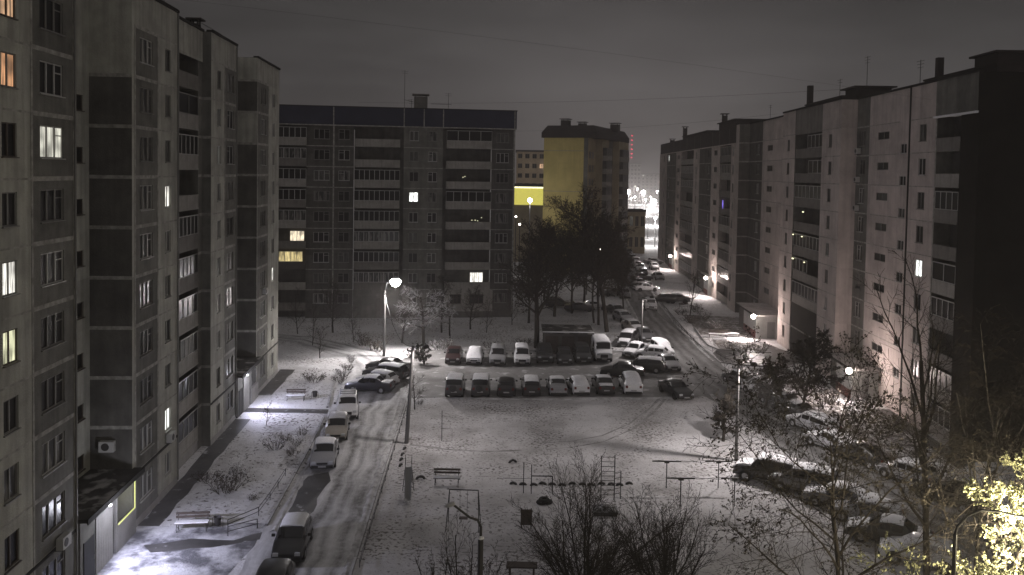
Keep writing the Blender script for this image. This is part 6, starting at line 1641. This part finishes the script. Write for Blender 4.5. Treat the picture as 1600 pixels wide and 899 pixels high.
# climbing ladder, bars, posts
b = gp(949, 782); t = thing('climbing_ladder', 'tall ladder shaped climbing frame with a lower side piece', 'climbing frame', b)
a = MB(); H_ = 2.9
a.path([(-.42, 0, 0), (-.42, 0, H_ - .1)], .03, 5); a.path([(.42, 0, 0), (.42, 0, H_)], .035, 5); a.path([(.85, .25, 0), (.85, .25, 1.8)], .03, 5); a.build('post', M['dmetal'], t)
a = MB()
for i in range(9): a.path([(-.42, 0, .35 + i * .3), (.42, 0, .35 + i * .3)], .02, 5)
for i in range(5): a.path([(.42, 0, .4 + i * .33), (.85, .25, .4 + i * .33)], .02, 5)
a.build('rung', M['dmetal'], t)
b = gp(830, 772); t = thing('parallel_bars', 'pair of thin bars on posts behind the row of tyres', 'exercise bars', b)
a = MB()
for x in (0, 1.35): a.path([(x, 0, 0), (x, 0, 1.9 if x == 0 else 1.15)], .03, 5); a.path([(x, .35, 0), (x, .35, 1.05)], .03, 5)
a.path([(-.5, .1, 0), (-.5, .1, 2.0)], .03, 5); a.build('post', M['dmetal'], t)
a = MB(); a.path([(0, 0, 1.15), (1.35, 0, 1.15)], .025, 5); a.path([(0, .35, 1.05), (1.35, .35, 1.05)], .025, 5); a.path([(-2.2, .1, .95), (0, .1, .95)], .012, 4); a.build('bar', M['dmetal'], t)
for px_, py_, w_, lab in ((1041, 763, .95, 'clothes drying post with a cross bar, farther left one'), (1122, 763, .9, 'clothes drying post with a cross bar, beside the slim dark pole'), (1063, 792, .85, 'nearest clothes drying post, at the edge of the bare trees'), (1147, 792, .85, 'clothes drying post half behind the leafy branches')):
    t = thing('clothes_post', lab, 'clothes post', gp(px_, py_))
    a = MB(); a.path([(0, 0, 0), (0, 0, 1.75)], .035, 6); a.build('post', M['dmetal'], t)
    a = MB(); a.box(-w_, w_, -.04, .04, 1.75, 1.82); a.box(-.16, .16, -.05, .05, 1.66, 1.749); a.build('crossbar', M['dmetal'], t)
for a0, a1, lab in ((gp(1041, 763), gp(1122, 763), 'pair of slack washing lines between the two farther clothes posts'), (gp(1063, 792), gp(1147, 792), 'pair of slack washing lines between the two nearer clothes posts')):
    mb = MB()
    for dx in (-.6, .6):
        mb.path([a0 + Vector((dx, 0, 1.84)), (a0 + a1) / 2 + Vector((dx, 0, 1.72)), a1 + Vector((dx, 0, 1.84))], .012, 4)
    tag(mb.build('washing_line', M['dmetal']), lab, 'washing line')
t = thing('goal_frame', 'thin pole and low wire frame standing on the open snow', 'frame', gp(690, 690))
a = MB(); a.path([(0, .1, 0), (0, .1, 2.35)], .03, 5); a.build('post', M['dmetal'], t); a = MB(); a.path([(-.02, -.1, 0), (.78, .1, 0), (.78, .1, .95), (-.02, .1, .98)], .014, 4); a.build('wire_frame', M['dmetal'], t)
t = thing('notice_board', 'dark upright board on posts below the parallel bars', 'board', gp(816, 827))
a = MB(); a.box(-.10, .55, -.03, .03, .25, 1.15); a.build('panel', M['wood'], t)
a = MB()
for x in (-.05, .5): a = MB(); a.path([(x, .06, 0), (x, .06, 1.2)], .035, 5); a.build('post', M['dmetal'], t)
t = thing('table', 'dark wooden table at the picture bottom under the bare trees', 'table', gp(815, 905), rad(-2))
a = MB(); a.bbox(-.78, .78, -.3, .3, .68, .76, .01); a.build('table_top', M['wood'], t)
for sx in (-.6, .6): a = MB(); a.box(sx - .05, sx + .05, -.25, .25, 0, .679); a.build('leg', M['wood'], t)
t = thing('sand_box', 'dark low hump of a covered sandbox among the bare twigs', 'sandbox', gp(945, 802))
a = MB(); a.box(-.7, .7, -.5, .5, 0, .25); a.add([(-.75, -.55, .25), (.75, -.55, .25), (.75, .55, .25), (-.75, .55, .25), (0, -.1, .55), (0, .1, .55)], ((0, 1, 4), (1, 2, 5, 4), (2, 3, 5), (3, 0, 4, 5))); a.build('box', M['tyre_snow'], t)
# flat roofed shed behind the far parking row
s0, s1 = gp(851, 560), gp(927, 560)
t = thing('garage_shed', 'low dark shed with a snow edged flat roof behind the far parking row', 'shed', (s0.x, s0.y + 2.0, 0))
wS = s1.x - s0.x; a = MB(); a.box(0, wS, 0, 4.5, 0, 2.4)
for i in range(1, 3): a.box(wS * i / 3 - .06, wS * i / 3 + .06, -.05, -.002, 0, 2.4)
a.build('wall', M['dark2'], t)
for i in range(3): a = MB(); a.bbox(wS * i / 3 + .2, wS * (i + 1) / 3 - .2, -.04, -.003, .05, 2.1, .01); a.build('door', M['wood'], t)
a = MB(); a.box(-.2, wS + .2, -.3, 4.7, 2.402, 2.56); a.build('roof', M['porch_roof'], t)
a = MB(); a.bbox(-.2, wS + .2, -.3, .1, 2.562, 2.62, .02); a.build('snow_edge', M['snow'], t)

# ------------------------------------------------------------------ damp night air round everything (the lamps glow in it)
hz = MB(); hz.box(-420, 420, -20, 960, -1.0, 72)
hm = bpy.data.materials.new('haze'); hm.use_nodes = True
hm.node_tree.nodes.clear()
ho = hm.node_tree.nodes.new('ShaderNodeOutputMaterial'); hv = hm.node_tree.nodes.new('ShaderNodeVolumePrincipled')
hv.inputs['Color'].default_value = (0.92, 0.87, 0.86, 1); hv.inputs['Density'].default_value = 0.00095; hv.inputs['Anisotropy'].default_value = 0.2
hm.node_tree.links.new(hv.outputs[0], ho.inputs['Volume'])
hzo = hz.build('haze', hm); hzo['kind'] = 'stuff'
